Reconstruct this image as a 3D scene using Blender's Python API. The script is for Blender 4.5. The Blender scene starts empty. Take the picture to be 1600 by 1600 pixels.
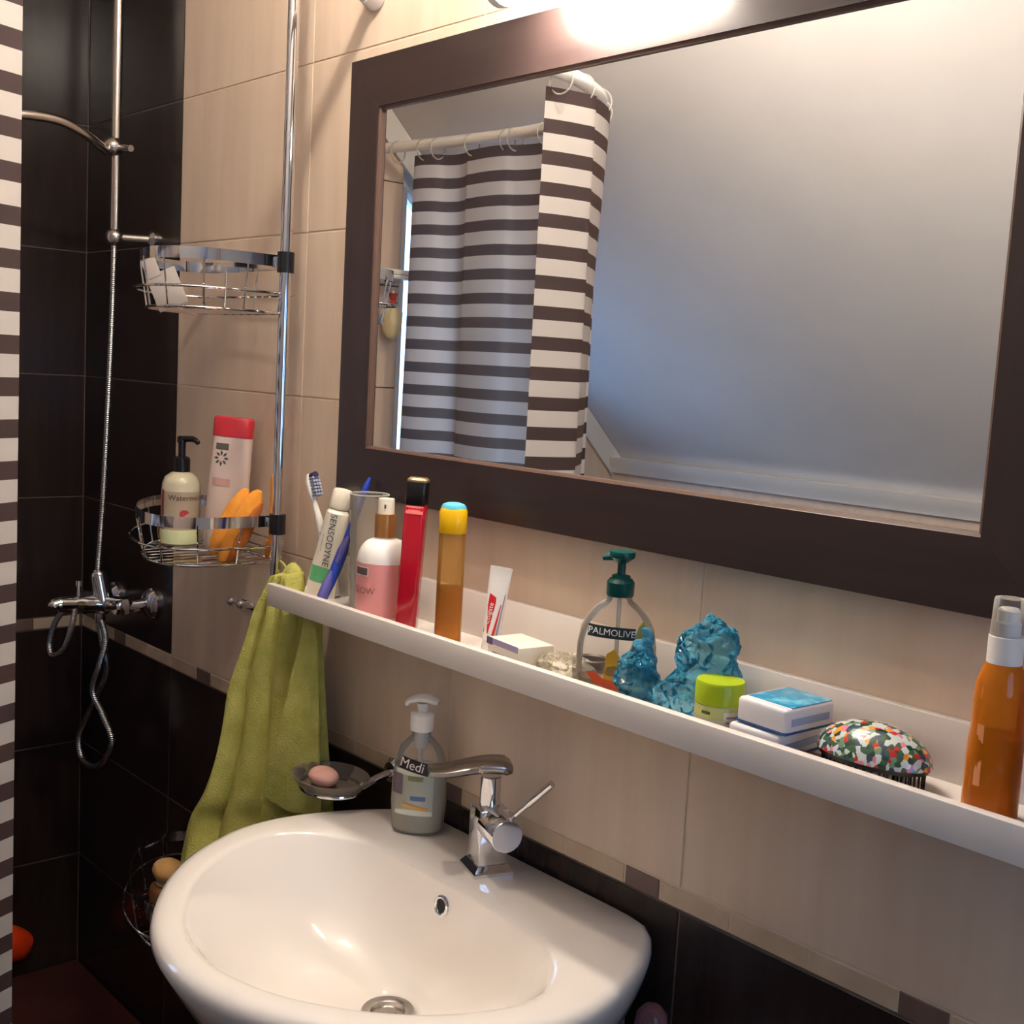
import bpy, bmesh, math, random
from mathutils import Vector, Matrix, noise

random.seed(7)
S = bpy.context.scene
COL = S.collection
PI = math.pi

# ------------------------------------------------------------------ camera
cam_d = bpy.data.cameras.new('camera')
cam = bpy.data.objects.new('camera', cam_d)
COL.objects.link(cam)
cam_d.sensor_width = 36.0
cam_d.lens = 1868.4 / 1600 * 36.0
cam_d.clip_start = 0.02
_r = Vector((0.66740063, 0.74267951, 0.05480464))
_d = Vector((0.12297485, -0.03732878, -0.99170749))
_f = Vector((-0.73447504, 0.66860579, -0.11624416))
cam.matrix_world = Matrix(((_r.x, -_d.x, -_f.x, 0.0), (_r.y, -_d.y, -_f.y, -1.0), (_r.z, -_d.z, -_f.z, 0.0), (0, 0, 0, 1)))
S.camera = cam

# ------------------------------------------------------------------ world, daylight, exposure
W = bpy.data.worlds.new('world')
S.world = W
W.use_nodes = True
bg = W.node_tree.nodes['Background']
bg.inputs[0].default_value = (0.36, 0.60, 1.0, 1)
bg.inputs[1].default_value = 5.5
S.view_settings.view_transform = 'Standard'
S.view_settings.look = 'None'
S.view_settings.gamma = 1.0
S.view_settings.use_curve_mapping = False
S.view_settings.exposure = -0.12


def portal(loc, rot, sx, sy):
    l = bpy.data.lights.new('window_portal', 'AREA')
    l.shape = 'RECTANGLE'
    l.size, l.size_y = sx, sy
    l.cycles.is_portal = True
    o = bpy.data.objects.new('window_portal', l)
    COL.objects.link(o)
    o.location = loc
    o.rotation_euler = rot
    return o


portal((-2.46, -1.1175, -0.04), (0, -PI / 2, 0), 1.02, 0.60)
portal((0.94, -0.68, -0.05), (0, PI / 2, 0), 0.62, 0.72)
LAMP_WARM = (1.0, 0.90, 0.77)


# ------------------------------------------------------------------ material helpers
def srgb(r, g, b):
    def f(c):
        c /= 255.0
        return c / 12.92 if c <= 0.04045 else ((c + 0.055) / 1.055) ** 2.4
    return (f(r), f(g), f(b), 1.0)


MATS = {}


def mat(name, color, rough=0.5, metal=0.0, spec=0.5, trans=0.0, coat=0.0, ior=1.45, alpha=1.0, sss=0.0):
    m = bpy.data.materials.new(name)
    m.use_nodes = True
    p = m.node_tree.nodes['Principled BSDF']
    p.inputs['Base Color'].default_value = color
    p.inputs['Roughness'].default_value = rough
    p.inputs['Metallic'].default_value = metal
    p.inputs['Specular IOR Level'].default_value = spec
    p.inputs['Transmission Weight'].default_value = trans
    p.inputs['Coat Weight'].default_value = coat
    p.inputs['IOR'].default_value = ior
    p.inputs['Alpha'].default_value = alpha
    if sss:
        p.inputs['Subsurface Weight'].default_value = sss
        p.inputs['Subsurface Radius'].default_value = (0.01, 0.006, 0.004)
    MATS[name] = m
    return m


def nodes(m):
    nt = m.node_tree
    return nt, nt.nodes, nt.links, nt.nodes['Principled BSDF']


def mottled(name, c1, c2, scale=(6, 6, 6), rough=0.4, bump=0.0, detail=4, rand=True, spec=0.5, coat=0.0, lo=0.3, hi=0.7, bscale=None):
    m = mat(name, c1, rough, spec=spec, coat=coat)
    nt, N, L, p = nodes(m)
    tc = N.new('ShaderNodeTexCoord')
    mp = N.new('ShaderNodeMapping')
    mp.inputs['Scale'].default_value = scale
    L.new(tc.outputs['Object'], mp.inputs['Vector'])
    vec = mp.outputs['Vector']
    if rand:
        oi = N.new('ShaderNodeObjectInfo')
        mu = N.new('ShaderNodeMath')
        mu.operation = 'MULTIPLY'
        mu.inputs[1].default_value = 57.0
        L.new(oi.outputs['Random'], mu.inputs[0])
        ad = N.new('ShaderNodeVectorMath')
        ad.operation = 'ADD'
        L.new(vec, ad.inputs[0])
        L.new(mu.outputs[0], ad.inputs[1])
        vec = ad.outputs[0]
    nz = N.new('ShaderNodeTexNoise')
    nz.inputs['Scale'].default_value = 1.0
    nz.inputs['Detail'].default_value = detail
    L.new(vec, nz.inputs['Vector'])
    cr = N.new('ShaderNodeValToRGB')
    cr.color_ramp.elements[0].position = lo
    cr.color_ramp.elements[0].color = c1
    cr.color_ramp.elements[1].position = hi
    cr.color_ramp.elements[1].color = c2
    L.new(nz.outputs['Fac'], cr.inputs['Fac'])
    L.new(cr.outputs['Color'], p.inputs['Base Color'])
    if bump:
        b = N.new('ShaderNodeBump')
        b.inputs['Strength'].default_value = bump
        b.inputs['Distance'].default_value = 0.002
        if bscale:
            n2 = N.new('ShaderNodeTexNoise')
            n2.inputs['Scale'].default_value = bscale
            n2.inputs['Detail'].default_value = 3
            L.new(tc.outputs['Object'], n2.inputs['Vector'])
            L.new(n2.outputs['Fac'], b.inputs['Height'])
        else:
            L.new(nz.outputs['Fac'], b.inputs['Height'])
        L.new(b.outputs['Normal'], p.inputs['Normal'])
    return m


def clear(name, tint, color, fac=0.35, rough=0.08):
    """thin see-through plastic or glass: transparent body tinted, with a glossy coloured share"""
    m = mat(name, color, rough)
    nt, N, L, p = nodes(m)
    tr = N.new('ShaderNodeBsdfTransparent')
    tr.inputs['Color'].default_value = tint
    mx = N.new('ShaderNodeMixShader')
    fr = N.new('ShaderNodeFresnel')
    fr.inputs['IOR'].default_value = 1.45
    ad = N.new('ShaderNodeMath')
    ad.operation = 'ADD'
    ad.use_clamp = True
    ad.inputs[1].default_value = fac
    L.new(fr.outputs[0], ad.inputs[0])
    L.new(ad.outputs[0], mx.inputs[0])
    L.new(tr.outputs[0], mx.inputs[1])
    L.new(p.outputs[0], mx.inputs[2])
    L.new(mx.outputs[0], N['Material Output'].inputs['Surface'])
    return m


M = {}
M['tile_beige'] = mottled('beige_stone_tile', srgb(211, 187, 165), srgb(222, 200, 179), scale=(30, 6, 3.0), rough=0.38, detail=6, bump=0.05)
M['tile_dark'] = mottled('dark_brown_tile', srgb(38, 29, 27), srgb(47, 37, 34), scale=(55, 6, 5), rough=0.22, detail=5, bump=0.04)
M['border_beige'] = mottled('border_beige_tile', srgb(190, 168, 142), srgb(208, 186, 160), scale=(25, 6, 12), rough=0.4)
M['border_dark'] = mottled('border_brown_tile', srgb(112, 90, 82), srgb(122, 98, 90), scale=(25, 6, 12), rough=0.35)
M['grout'] = mottled('grout', srgb(216, 196, 172), srgb(228, 208, 184), scale=(40, 40, 40), rough=0.9)
M['grout_dark'] = mottled('grout_dark', srgb(92, 80, 72), srgb(104, 91, 82), scale=(40, 40, 40), rough=0.9)
M['plaster'] = mottled('grey_plaster', srgb(222, 219, 217), srgb(228, 225, 223), scale=(5, 5, 5), rough=0.9)
M['trim'] = mat('white_moulding', srgb(228, 224, 218), 0.6)
M['floor'] = mottled('floor_tile', srgb(58, 44, 40), srgb(70, 54, 48), scale=(8, 8, 8), rough=0.35)
M['tray'] = mottled('shower_tray', srgb(62, 34, 32), srgb(74, 42, 38), scale=(10, 10, 10), rough=0.35)
M['frame'] = mottled('wenge_wood', srgb(42, 31, 30), srgb(52, 39, 37), scale=(4, 60, 60), rough=0.33, detail=6, bump=0.08)
M['frame_v'] = mottled('wenge_wood_upright', srgb(42, 31, 30), srgb(52, 39, 37), scale=(60, 60, 4), rough=0.33, detail=6, bump=0.08)
M['bead'] = mat('bronze_bead', srgb(92, 70, 60), 0.35)
M['mirror'] = mat('mirror_glass', (0.9, 0.91, 0.91, 1), 0.0, metal=1.0)
M['white'] = mat('white_lacquer', srgb(224, 215, 208), 0.35)
M['ceramic'] = mat('white_ceramic', srgb(238, 230, 222), 0.09, spec=0.6, coat=0.6)
M['chrome'] = mat('chrome', (0.72, 0.72, 0.75, 1), 0.07, metal=1.0)
M['steel'] = mat('brushed_steel', (0.52, 0.48, 0.45, 1), 0.25, metal=1.0)
M['satin'] = mat('satin_chrome', (0.62, 0.58, 0.54, 1), 0.22, metal=1.0)
M['hole_shade'] = mat('painted_hole_shade', srgb(18, 16, 16), 0.6)  # near-black colour standing in for the shade inside the overflow
M['black'] = mat('black_plastic', srgb(22, 20, 22), 0.25)
M['plastic_white'] = mat('white_plastic', srgb(236, 230, 224), 0.35)
M['plastic_cream'] = mat('cream_plastic', srgb(236, 226, 208), 0.35)
M['glass'] = clear('clear_glass', (0.96, 0.98, 0.98, 1), srgb(225, 228, 228), 0.04, 0.04)
M['clear'] = clear('clear_plastic', (0.985, 0.98, 0.97, 1), srgb(238, 232, 222), 0.07, 0.10)
M['clear_ring'] = clear('clear_ring_plastic', (0.9, 0.9, 0.88, 1), srgb(230, 225, 215), 0.35, 0.15)
M['glass_grey'] = clear('smoked_glass', (0.72, 0.70, 0.68, 1), srgb(170, 160, 150), 0.16, 0.1)
M['towel'] = mottled('green_terry', srgb(170, 166, 82), srgb(196, 190, 108), scale=(30, 30, 30), rough=0.95, detail=5, bump=0.9, rand=False, bscale=420, spec=0.1)


def set_window_glass():
    m = clear('window_glass', (0.97, 0.99, 1, 1), srgb(200, 215, 230), 0.02, 0.02)
    return m


M['window_glass'] = set_window_glass()


# ------------------------------------------------------------------ geometry helpers (return verts, faces)
def join(*parts):
    V, F = [], []
    for v, f in parts:
        o = len(V)
        V += list(v)
        F += [tuple(i + o for i in q) for q in f]
    return V, F


def xf(g, mtx):
    return [tuple(mtx @ Vector(v)) for v in g[0]], g[1]


def moved(g, dx=0, dy=0, dz=0):
    return [(v[0] + dx, v[1] + dy, v[2] + dz) for v in g[0]], g[1]


def box(x0, x1, y0, y1, z0, z1, bev=0.0, seg=2):
    if bev <= 0:
        v = [(x0, y0, z0), (x1, y0, z0), (x1, y1, z0), (x0, y1, z0), (x0, y0, z1), (x1, y0, z1), (x1, y1, z1), (x0, y1, z1)]
        f = [(0, 3, 2, 1), (4, 5, 6, 7), (0, 1, 5, 4), (1, 2, 6, 5), (2, 3, 7, 6), (3, 0, 4, 7)]
        return v, f
    bm = bmesh.new()
    bmesh.ops.create_cube(bm, size=1.0)
    for w in bm.verts:
        w.co = Vector(((x0 + x1) / 2 + w.co.x * (x1 - x0), (y0 + y1) / 2 + w.co.y * (y1 - y0), (z0 + z1) / 2 + w.co.z * (z1 - z0)))
    bmesh.ops.bevel(bm, geom=bm.edges[:], offset=bev, segments=seg, affect='EDGES', profile=0.5)
    bm.verts.index_update()
    v = [tuple(w.co) for w in bm.verts]
    f = [tuple(w.index for w in q.verts) for q in bm.faces]
    bm.free()
    return v, f


def loft(rings, cap0=True, cap1=True, closed=True):
    n = len(rings[0])
    V = [tuple(p) for r in rings for p in r]
    F = []
    m = n if closed else n - 1
    for k in range(len(rings) - 1):
        for i in range(m):
            j = (i + 1) % n
            F.append((k * n + i, k * n + j, (k + 1) * n + j, (k + 1) * n + i))
    if cap0:
        F.append(tuple(range(n - 1, -1, -1)))
    if cap1:
        F.append(tuple((len(rings) - 1) * n + i for i in range(n)))
    return V, F


def lathe(prof, n=32, cap0=True, cap1=True):
    rings = [[(r * math.cos(2 * PI * i / n), r * math.sin(2 * PI * i / n), z) for i in range(n)] for r, z in prof]
    return loft(rings, cap0, cap1)


def tube(path, rad, n=10, caps=True, flat=1.0):
    P = [Vector(p) for p in path]
    R = rad if isinstance(rad, (list, tuple)) else [rad] * len(P)
    rings = []
    t = (P[1] - P[0]).normalized()
    up = Vector((0, 0, 1)) if abs(t.z) < 0.9 else Vector((1, 0, 0))
    u = (up - t * up.dot(t)).normalized()
    for k, p in enumerate(P):
        if k == 0:
            t = P[1] - P[0]
        elif k == len(P) - 1:
            t = P[-1] - P[-2]
        else:
            t = P[k + 1] - P[k - 1]
        t.normalize()
        u = (u - t * u.dot(t))
        u.normalize()
        w = t.cross(u)
        rings.append([tuple(p + R[k] * (u * math.cos(2 * PI * i / n) * flat + w * math.sin(2 * PI * i / n))) for i in range(n)])
    return loft(rings, caps, caps)


def spline(pts, sub=6, closed=False):
    P = [Vector(p) for p in pts]
    n = len(P)
    out = []
    segs = n if closed else n - 1
    for i in range(segs):
        if closed:
            a, b, c, d = P[(i - 1) % n], P[i], P[(i + 1) % n], P[(i + 2) % n]
        else:
            a, b, c, d = P[max(i - 1, 0)], P[i], P[i + 1], P[min(i + 2, n - 1)]
        for s in range(sub):
            t = s / sub
            out.append(0.5 * ((2 * b) + (c - a) * t + (2 * a - 5 * b + 4 * c - d) * t * t + (3 * b - a - 3 * c + d) * t ** 3))
    if not closed:
        out.append(P[-1])
    return out


def ring_tube(path, rad, n=8):
    """closed tube along a closed path"""
    P = [Vector(p) for p in path]
    m = len(P)
    rings = []
    for k in range(m):
        t = (P[(k + 1) % m] - P[k - 1]).normalized()
        up = Vector((0, 0, 1)) if abs(t.z) < 0.95 else Vector((1, 0, 0))
        u = (up - t * up.dot(t)).normalized()
        w = t.cross(u)
        rings.append([tuple(P[k] + rad * (u * math.cos(2 * PI * i / n) + w * math.sin(2 * PI * i / n))) for i in range(n)])
    rings.append(rings[0])
    return loft(rings, False, False)


def torus(R, r, n=24, m=8):
    return ring_tube([(R * math.cos(2 * PI * i / n), R * math.sin(2 * PI * i / n), 0) for i in range(n)], r, m)


def prism(poly, axis, a, b):
    """extrude 2-D polygon along an axis; axis 'x': poly=(y,z)"""
    def P(p, t):
        return {'x': (t, p[0], p[1]), 'y': (p[0], t, p[1]), 'z': (p[0], p[1], t)}[axis]
    return loft([[P(p, a) for p in poly], [P(p, b) for p in poly]])


def ball(rx, ry, rz, n=20, m=12):
    rings = []
    for k in range(1, m):
        a = -PI / 2 + PI * k / m
        rings.append([(rx * math.cos(a) * math.cos(2 * PI * i / n), ry * math.cos(a) * math.sin(2 * PI * i / n), rz * math.sin(a)) for i in range(n)])
    return loft(rings)


def rot_to(direction):
    return Vector((0, 0, 1)).rotation_difference(Vector(direction).normalized()).to_matrix().to_4x4()


def cyl_between(a, b, r, n=16, r2=None):
    a, b = Vector(a), Vector(b)
    L = (b - a).length
    g = lathe([(r, 0), (r2 if r2 is not None else r, L)], n)
    return xf(g, Matrix.Translation(a) @ rot_to(b - a))


# ------------------------------------------------------------------ object helpers
def mk(name, g, m, parent=None, smooth=True, angle=35, label=None):
    me = bpy.data.meshes.new(name)
    me.from_pydata([tuple(v) for v in g[0]], [], [tuple(f) for f in g[1]])
    me.validate()
    bm = bmesh.new()
    bm.from_mesh(me)
    bmesh.ops.recalc_face_normals(bm, faces=bm.faces[:])
    bm.to_mesh(me)
    bm.free()
    if smooth:
        me.shade_smooth()
        me.set_sharp_from_angle(angle=math.radians(angle))
    me.materials.append(m)
    o = bpy.data.objects.new(name, me)
    COL.objects.link(o)
    if parent:
        o.parent = parent
    if label:
        o['label'] = label
    return o


def tag(o, label, cat, group=None):
    o['label'] = label
    o['category'] = cat
    if group:
        o['group'] = group
    return o


def thing(name, label, cat, loc=(0, 0, 0), rz=0.0, rx=0.0, ry=0.0, group=None):
    o = bpy.data.objects.new(name, None)
    COL.objects.link(o)
    o.empty_display_size = 0.02
    o.location = loc
    o.rotation_euler = (rx, ry, rz)
    return tag(o, label, cat, group)


def struct(name, g, m, parent=None, smooth=False):
    o = mk(name, g, m, parent, smooth)
    if not parent:
        o['kind'] = 'structure'
    return o


def text2d(s, size, spacing=1.0):
    cu = bpy.data.curves.new('lettering', 'FONT')
    cu.body = s
    cu.size = size
    cu.align_x = 'CENTER'
    cu.align_y = 'CENTER'
    cu.resolution_u = 3
    cu.space_character = spacing
    o = bpy.data.objects.new('lettering', cu)
    COL.objects.link(o)
    dg = bpy.context.evaluated_depsgraph_get()
    me = bpy.data.meshes.new_from_object(o.evaluated_get(dg))
    v = [(w.co.x, w.co.y) for w in me.vertices]
    f = [tuple(p.vertices) for p in me.polygons]
    bpy.data.objects.remove(o)
    bpy.data.meshes.remove(me)
    return v, f


class Body:
    """bottle body: list of (z, rx, ry, exponent); superellipse sections"""

    def __init__(self, sec):
        self.sec = sec

    def at(self, z):
        s = self.sec
        if z <= s[0][0]:
            return s[0][1:]
        for a, b in zip(s, s[1:]):
            if z <= b[0]:
                t = (z - a[0]) / max(b[0] - a[0], 1e-9)
                return tuple(a[i] + (b[i] - a[i]) * t for i in (1, 2, 3))
        return s[-1][1:]

    def pt(self, a, z, off=0.0, sec=None):
        rx, ry, n = sec if sec else self.at(z)
        c, s = math.cos(a), math.sin(a)
        e = 2.0 / n
        x = math.copysign(abs(c) ** e, c) * (rx + off)
        y = math.copysign(abs(s) ** e, s) * (ry + off)
        return (x, y, z)

    def mesh(self, N=40, cap0=True, cap1=True):
        return loft([[self.pt(2 * PI * i / N, z, 0, (rx, ry, n)) for i in range(N)] for z, rx, ry, n in self.sec], cap0, cap1)

    def patch(self, a0, a1, z0, z1, off=0.0005, na=16, nz=6):
        rings = [[self.pt(a0 + (a1 - a0) * i / na, z0 + (z1 - z0) * k / nz, off) for i in range(na + 1)] for k in range(nz + 1)]
        return loft(rings, False, False, False)

    def wrap(self, flat, ac, zc, off=0.001, tilt=0.0):
        rx, ry, n = self.at(zc)
        r = (rx + ry) / 2
        ct, st = math.cos(tilt), math.sin(tilt)
        V = []
        for x, y in flat[0]:
            x, y = x * ct - y * st, x * st + y * ct
            V.append(self.pt(ac + x / r, zc + y, off))
        return V, flat[1]


def arc_profile(r0, z0, r1, z1, k=5, convex=True):
    """quarter-ellipse from (r0,z0) up to (r1,z1)"""
    out = []
    for i in range(k + 1):
        t = PI / 2 * i / k
        if convex:
            out.append((r1 + (r0 - r1) * math.cos(t), z0 + (z1 - z0) * math.sin(t)))
        else:
            out.append((r0 + (r1 - r0) * math.sin(t), z1 + (z0 - z1) * math.cos(t)))
    return out


# ------------------------------------------------------------------ the room
XL, XR, YB = -2.42, 0.92, -1.62
ZF = -1.46
SLOPE = 0.95


def zs(y):
    return -0.23 + SLOPE * (y - YB)


YK, ZC = -0.38, zs(-0.38)

floor = struct('floor', box(XL - 0.1, XR + 0.1, YB - 0.1, 0.1, ZF - 0.1, ZF), M['floor'])
wall_back = struct('wall_back', box(XL - 0.1, XR + 0.1, 0.0014, 0.1, ZF, ZC + 0.05), M['grout'])
wl = join(prism([(0.003, ZF), (-0.815, ZF), (-0.815, zs(-0.815)), (YK, ZC), (0.003, ZC)], 'x', XL - 0.1, XL - 0.0014),
          prism([(-0.815, ZF), (-1.42, ZF), (-1.42, -0.553), (-0.815, -0.553)], 'x', XL - 0.1, XL - 0.0014),
          prism([(-1.42, ZF), (YB, ZF), (YB, zs(YB)), (-1.42, zs(-1.42))], 'x', XL - 0.1, XL - 0.0014))
mk('grout_bed', box(XL, XR, 0.0011, 0.003, ZF, -0.5765), M['grout_dark'], wall_back, smooth=False)
mk('grout_bed', box(XL, -2.0135, 0.0011, 0.003, -0.5535, ZC), M['grout_dark'], wall_back, smooth=False)
wall_left = struct('wall_left', wl, M['grout_dark'])
wall_front = struct('wall_front', box(XL - 0.1, XR + 0.1, YB - 0.1, YB - 0.0014, ZF, zs(YB)), M['grout'])
wr = join(prism([(0.003, ZF), (-0.3, ZF), (-0.3, ZC), (0.003, ZC)], 'x', XR + 0.003, XR + 0.1),
          prism([(-0.3, ZF), (-1.05, ZF), (-1.05, -0.4), (-0.3, -0.4)], 'x', XR + 0.003, XR + 0.1),
          prism([(-0.3, 0.28), (-1.05, 0.28), (-1.05, zs(-1.05)), (YK, ZC), (-0.3, ZC)], 'x', XR + 0.003, XR + 0.1),
          prism([(-1.05, ZF), (YB, ZF), (YB, zs(YB)), (-1.05, zs(-1.05))], 'x', XR + 0.003, XR + 0.1))
wall_right = struct('wall_right', wr, M['plaster'])
ceil = prism([(YB - 0.1, zs(YB - 0.1)), (YK, ZC), (0.1, ZC), (0.1, ZC + 0.08), (YK - 0.04, ZC + 0.08), (YB - 0.1, zs(YB - 0.1) + 0.1)], 'x', XL - 0.1, XR + 0.1)
ceiling = struct('ceiling', ceil, M['plaster'])

# cornice mouldings under the sloping ceiling
prof = [(0, 0), (0.004, -0.045), (0.012, -0.045), (0.016, -0.034), (0.026, -0.022), (0.032, -0.008), (0.036, 0.0)]
struct('trim_1', prism([(YB + a, -0.232 + b) for a, b in prof] , 'x', XL, XR), M['trim'], smooth=True)


def slope_trim(name, x0, sgn, ya, yb):
    rings = []
    for y in (ya, yb):
        z = zs(y)
        rings.append([(x0 + sgn * a, y, z + b * 1.3 - 0.002) for a, b in prof])
    return struct(name, loft(rings), M['trim'], smooth=True)


slope_trim('trim_2', XL, 1, YB, YK)
slope_trim('trim_3', XR, -1, YB, YK)

# ---- tiles
ROWS_UP = [-0.553, -0.3045, -0.056, 0.1925, 0.441, 0.6895, 0.938]
ROWS_DN = [-0.578, -0.827, -1.076, -1.325, ZF]
GAP = 0.0013
_tile_cache = {}


def clip(poly, a, b, c):
    """keep a*x+b*z<=c"""
    out = []
    n = len(poly)
    for i in range(n):
        p, q = poly[i], poly[(i + 1) % n]
        dp, dq = a * p[0] + b * p[1] - c, a * q[0] + b * q[1] - c
        if dp <= 0:
            out.append(p)
        if (dp < 0 < dq) or (dq < 0 < dp):
            t = dp / (dp - dq)
            out.append((p[0] + (q[0] - p[0]) * t, p[1] + (q[1] - p[1]) * t))
    return out


def tile_obj(wall, poly, m, place, bev=0.0007):
    """poly in wall coordinates (s along wall, z); place(s,z)->(location, rotation z)"""
    if len(poly) < 3:
        return
    cs = sum(p[0] for p in poly) / len(poly)
    cz = sum(p[1] for p in poly) / len(poly)
    loc, rz, fl = place(cs, cz)
    loc_poly = [((p[0] - cs) * fl, p[1] - cz) for p in poly]
    key = (m, tuple((round(a, 4), round(b, 4)) for a, b in loc_poly))
    me = _tile_cache.get(key)
    if me is None:
        def shr(p, d):
            return (p[0] - math.copysign(min(d, abs(p[0])), p[0]), p[1] - math.copysign(min(d, abs(p[1])), p[1]))
        g = loft([[(x, 0.0022, z) for x, z in loc_poly], [(x, bev, z) for x, z in loc_poly], [(x, 0.0, z) for x, z in [shr(p, bev) for p in loc_poly]]])
        o = mk('tile', g, M[m], wall, smooth=False)
        _tile_cache[key] = o.data
    else:
        o = bpy.data.objects.new('tile', me)
        COL.objects.link(o)
        o.parent = wall
    o.location = loc
    o.rotation_euler = (0, 0, rz)
    return o


def rect(s0, s1, z0, z1):
    s0, s1 = min(s0, s1), max(s0, s1)
    return [(s0 + GAP, z0 + GAP), (s1 - GAP, z0 + GAP), (s1 - GAP, z1 - GAP), (s0 + GAP, z1 - GAP)]


pl_back = lambda s, z: ((s, 0.0, z), 0.0, 1)
pl_left = lambda s, z: ((XL, s, z), PI / 2, 1)
pl_front = lambda s, z: ((s, YB, z), PI, -1)
COLS = [XL, -2.012, -1.594, -1.199, -0.790, -0.383, 0.024, 0.431, 0.838, XR]
for i in range(len(COLS) - 1):
    for a, b in zip(ROWS_UP, ROWS_UP[1:]):
        b = min(b, ZC)
        tile_obj(wall_back, rect(COLS[i], COLS[i + 1], a, b), 'tile_dark' if i == 0 else 'tile_beige', pl_back)
    for b, a in zip(ROWS_DN, ROWS_DN[1:]):
        tile_obj(wall_back, rect(COLS[i], COLS[i + 1], a, b), 'tile_dark', pl_back)
YCOLS = [0.0, -0.41, -0.815, -1.12, -1.42, YB]
for i in range(5):
    for a, b in zip(ROWS_UP, ROWS_UP[1:]):
        if i in (2, 3) and a > -0.56:
            continue
        p = clip(rect(YCOLS[i], YCOLS[i + 1], a, min(b, ZC)), -SLOPE, 1, -0.23 - SLOPE * YB - 0.004)
        tile_obj(wall_left, p, 'tile_dark' if i == 0 else 'tile_beige', pl_left)
    for b, a in zip(ROWS_DN, ROWS_DN[1:]):
        tile_obj(wall_left, rect(YCOLS[i], YCOLS[i + 1], a, b), 'tile_dark', pl_left)
for i in range(len(COLS) - 1):
    tile_obj(wall_front, rect(COLS[i] , COLS[i + 1], -0.553, -0.3045), 'tile_beige', pl_front)
    tile_obj(wall_front, rect(COLS[i], COLS[i + 1], -0.3045, -0.232), 'tile_beige', pl_front)
    for b, a in zip(ROWS_DN, ROWS_DN[1:]):
        tile_obj(wall_front, rect(COLS[i], COLS[i + 1], a, b), 'tile_dark', pl_front)


def border(wall, place, s0, s1, phase):
    s = phase
    k = 0
    while s < s1:
        w = 0.053 if k % 4 == 0 else 0.098
        a, b = max(s, s0), min(s + w, s1)
        if b - a > 0.006:
            o = tile_obj(wall, rect(a, b, -0.578, -0.553), 'border_dark' if k % 4 == 0 else 'border_beige', place, 0.0008)
            if o:
                o.name = 'border_tile'
        s += w
        k += 1


border(wall_back, pl_back, XL, XR, -0.873 - 0.347 * 5)
border(wall_left, pl_left, YB, 0.0, -0.155 - 0.347 * 5)
border(wall_front, pl_front, XL, XR, -0.873 - 0.347 * 5)

# ---- windows
win1 = thing('window_1', '', '', (XL - 0.05, -1.1175, 0))
for k in ('label', 'category'):
    del win1[k]
win1['kind'] = 'structure'
ya, yb = -0.815 + 1.1175, -1.42 + 1.1175
zt0, zt1 = zs(-0.815) - 0.02, zs(-1.42) - 0.02
outer = [(yb, -0.553), (ya, -0.553), (ya, zt0), (yb, zt1)]
fw = 0.035
inner = [(yb + fw, -0.553 + fw), (ya - fw, -0.553 + fw), (ya - fw, zs(ya - fw - 1.1175) - 0.02 - fw * 1.4), (yb + fw, zs(yb + fw - 1.1175) - 0.02 - fw * 1.4)]
g = loft([[(-0.02, y, z) for y, z in outer], [(0.02, y, z) for y, z in outer], [(0.02, y, z) for y, z in inner], [(-0.02, y, z) for y, z in inner], [(-0.02, y, z) for y, z in outer]], False, False)
mk('window_frame', g, M['trim'], win1, smooth=False)
mk('window_pane', prism(inner, 'x', -0.003, 0.003), M['window_glass'], win1, smooth=False)
mk('window_sill', box(0.0, 0.075, yb + 0.005, ya - 0.005, -0.553, -0.538, 0.003), M['trim'], win1)
win2 = thing('window_2', '', '', (XR + 0.05, -0.675, -0.06))
for k in ('label', 'category'):
    del win2[k]
win2['kind'] = 'structure'
hy, hz = 0.373, 0.338
o1 = [(-hy, -hz), (hy, -hz), (hy, hz), (-hy, hz)]
i1 = [(-hy + fw, -hz + fw), (hy - fw, -hz + fw), (hy - fw, hz - fw), (-hy + fw, hz - fw)]
g = loft([[(-0.02, y, z) for y, z in o1], [(0.02, y, z) for y, z in o1], [(0.02, y, z) for y, z in i1], [(-0.02, y, z) for y, z in i1], [(-0.02, y, z) for y, z in o1]], False, False)
mk('window_frame', g, M['trim'], win2, smooth=False)
mk('window_pane', prism(i1, 'x', -0.003, 0.003), M['window_glass'], win2, smooth=False)

# ------------------------------------------------------------------ shower tray
t = thing('shower_tray', 'low dark reddish shower tray in the tiled corner', 'shower tray', (-1.95, -0.43, ZF))
mk('tray_body', moved(box(XL + 0.001, -1.49, -0.86, -0.001, ZF, -1.312, 0.01), 1.95, 0.43, -ZF), M['tray'], t)
mk('tray_drain', moved(lathe([(0.0, 0.002), (0.045, 0.002), (0.048, 0.0)], 32, False, False), 0.0, 0.0, -1.3118 - ZF), M['steel'], t)

# ------------------------------------------------------------------ mirror
mx0, mx1, mz0, mz1 = -1.459, -0.412, -0.186, 0.418
FWID = 0.068
YG = -0.0145
t = thing('wall_mirror', 'wide rectangular mirror in a dark wenge frame above the shelf', 'mirror', ((mx0 + mx1) / 2, 0, mz0))
ox, oz = -(mx0 + mx1) / 2, -mz0
ix0, ix1, iz0, iz1 = mx0 + FWID, mx1 - FWID, mz0 + FWID, mz1 - FWID


def rail_piece(name, a, b, c, d, m):
    q = [a, b, c, d]
    fr = -0.022
    rings = [[(x, -0.0005, z) for x, z in q], [(x, fr + 0.0003, z) for x, z in q]]
    cx, cz = sum(p[0] for p in q) / 4, sum(p[1] for p in q) / 4
    rings.append([(x + math.copysign(0.0002, cx - x), fr, z + math.copysign(0.0002, cz - z)) for x, z in q])
    return mk(name, moved(loft(rings), ox, 0, oz), m, t, smooth=False)


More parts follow.
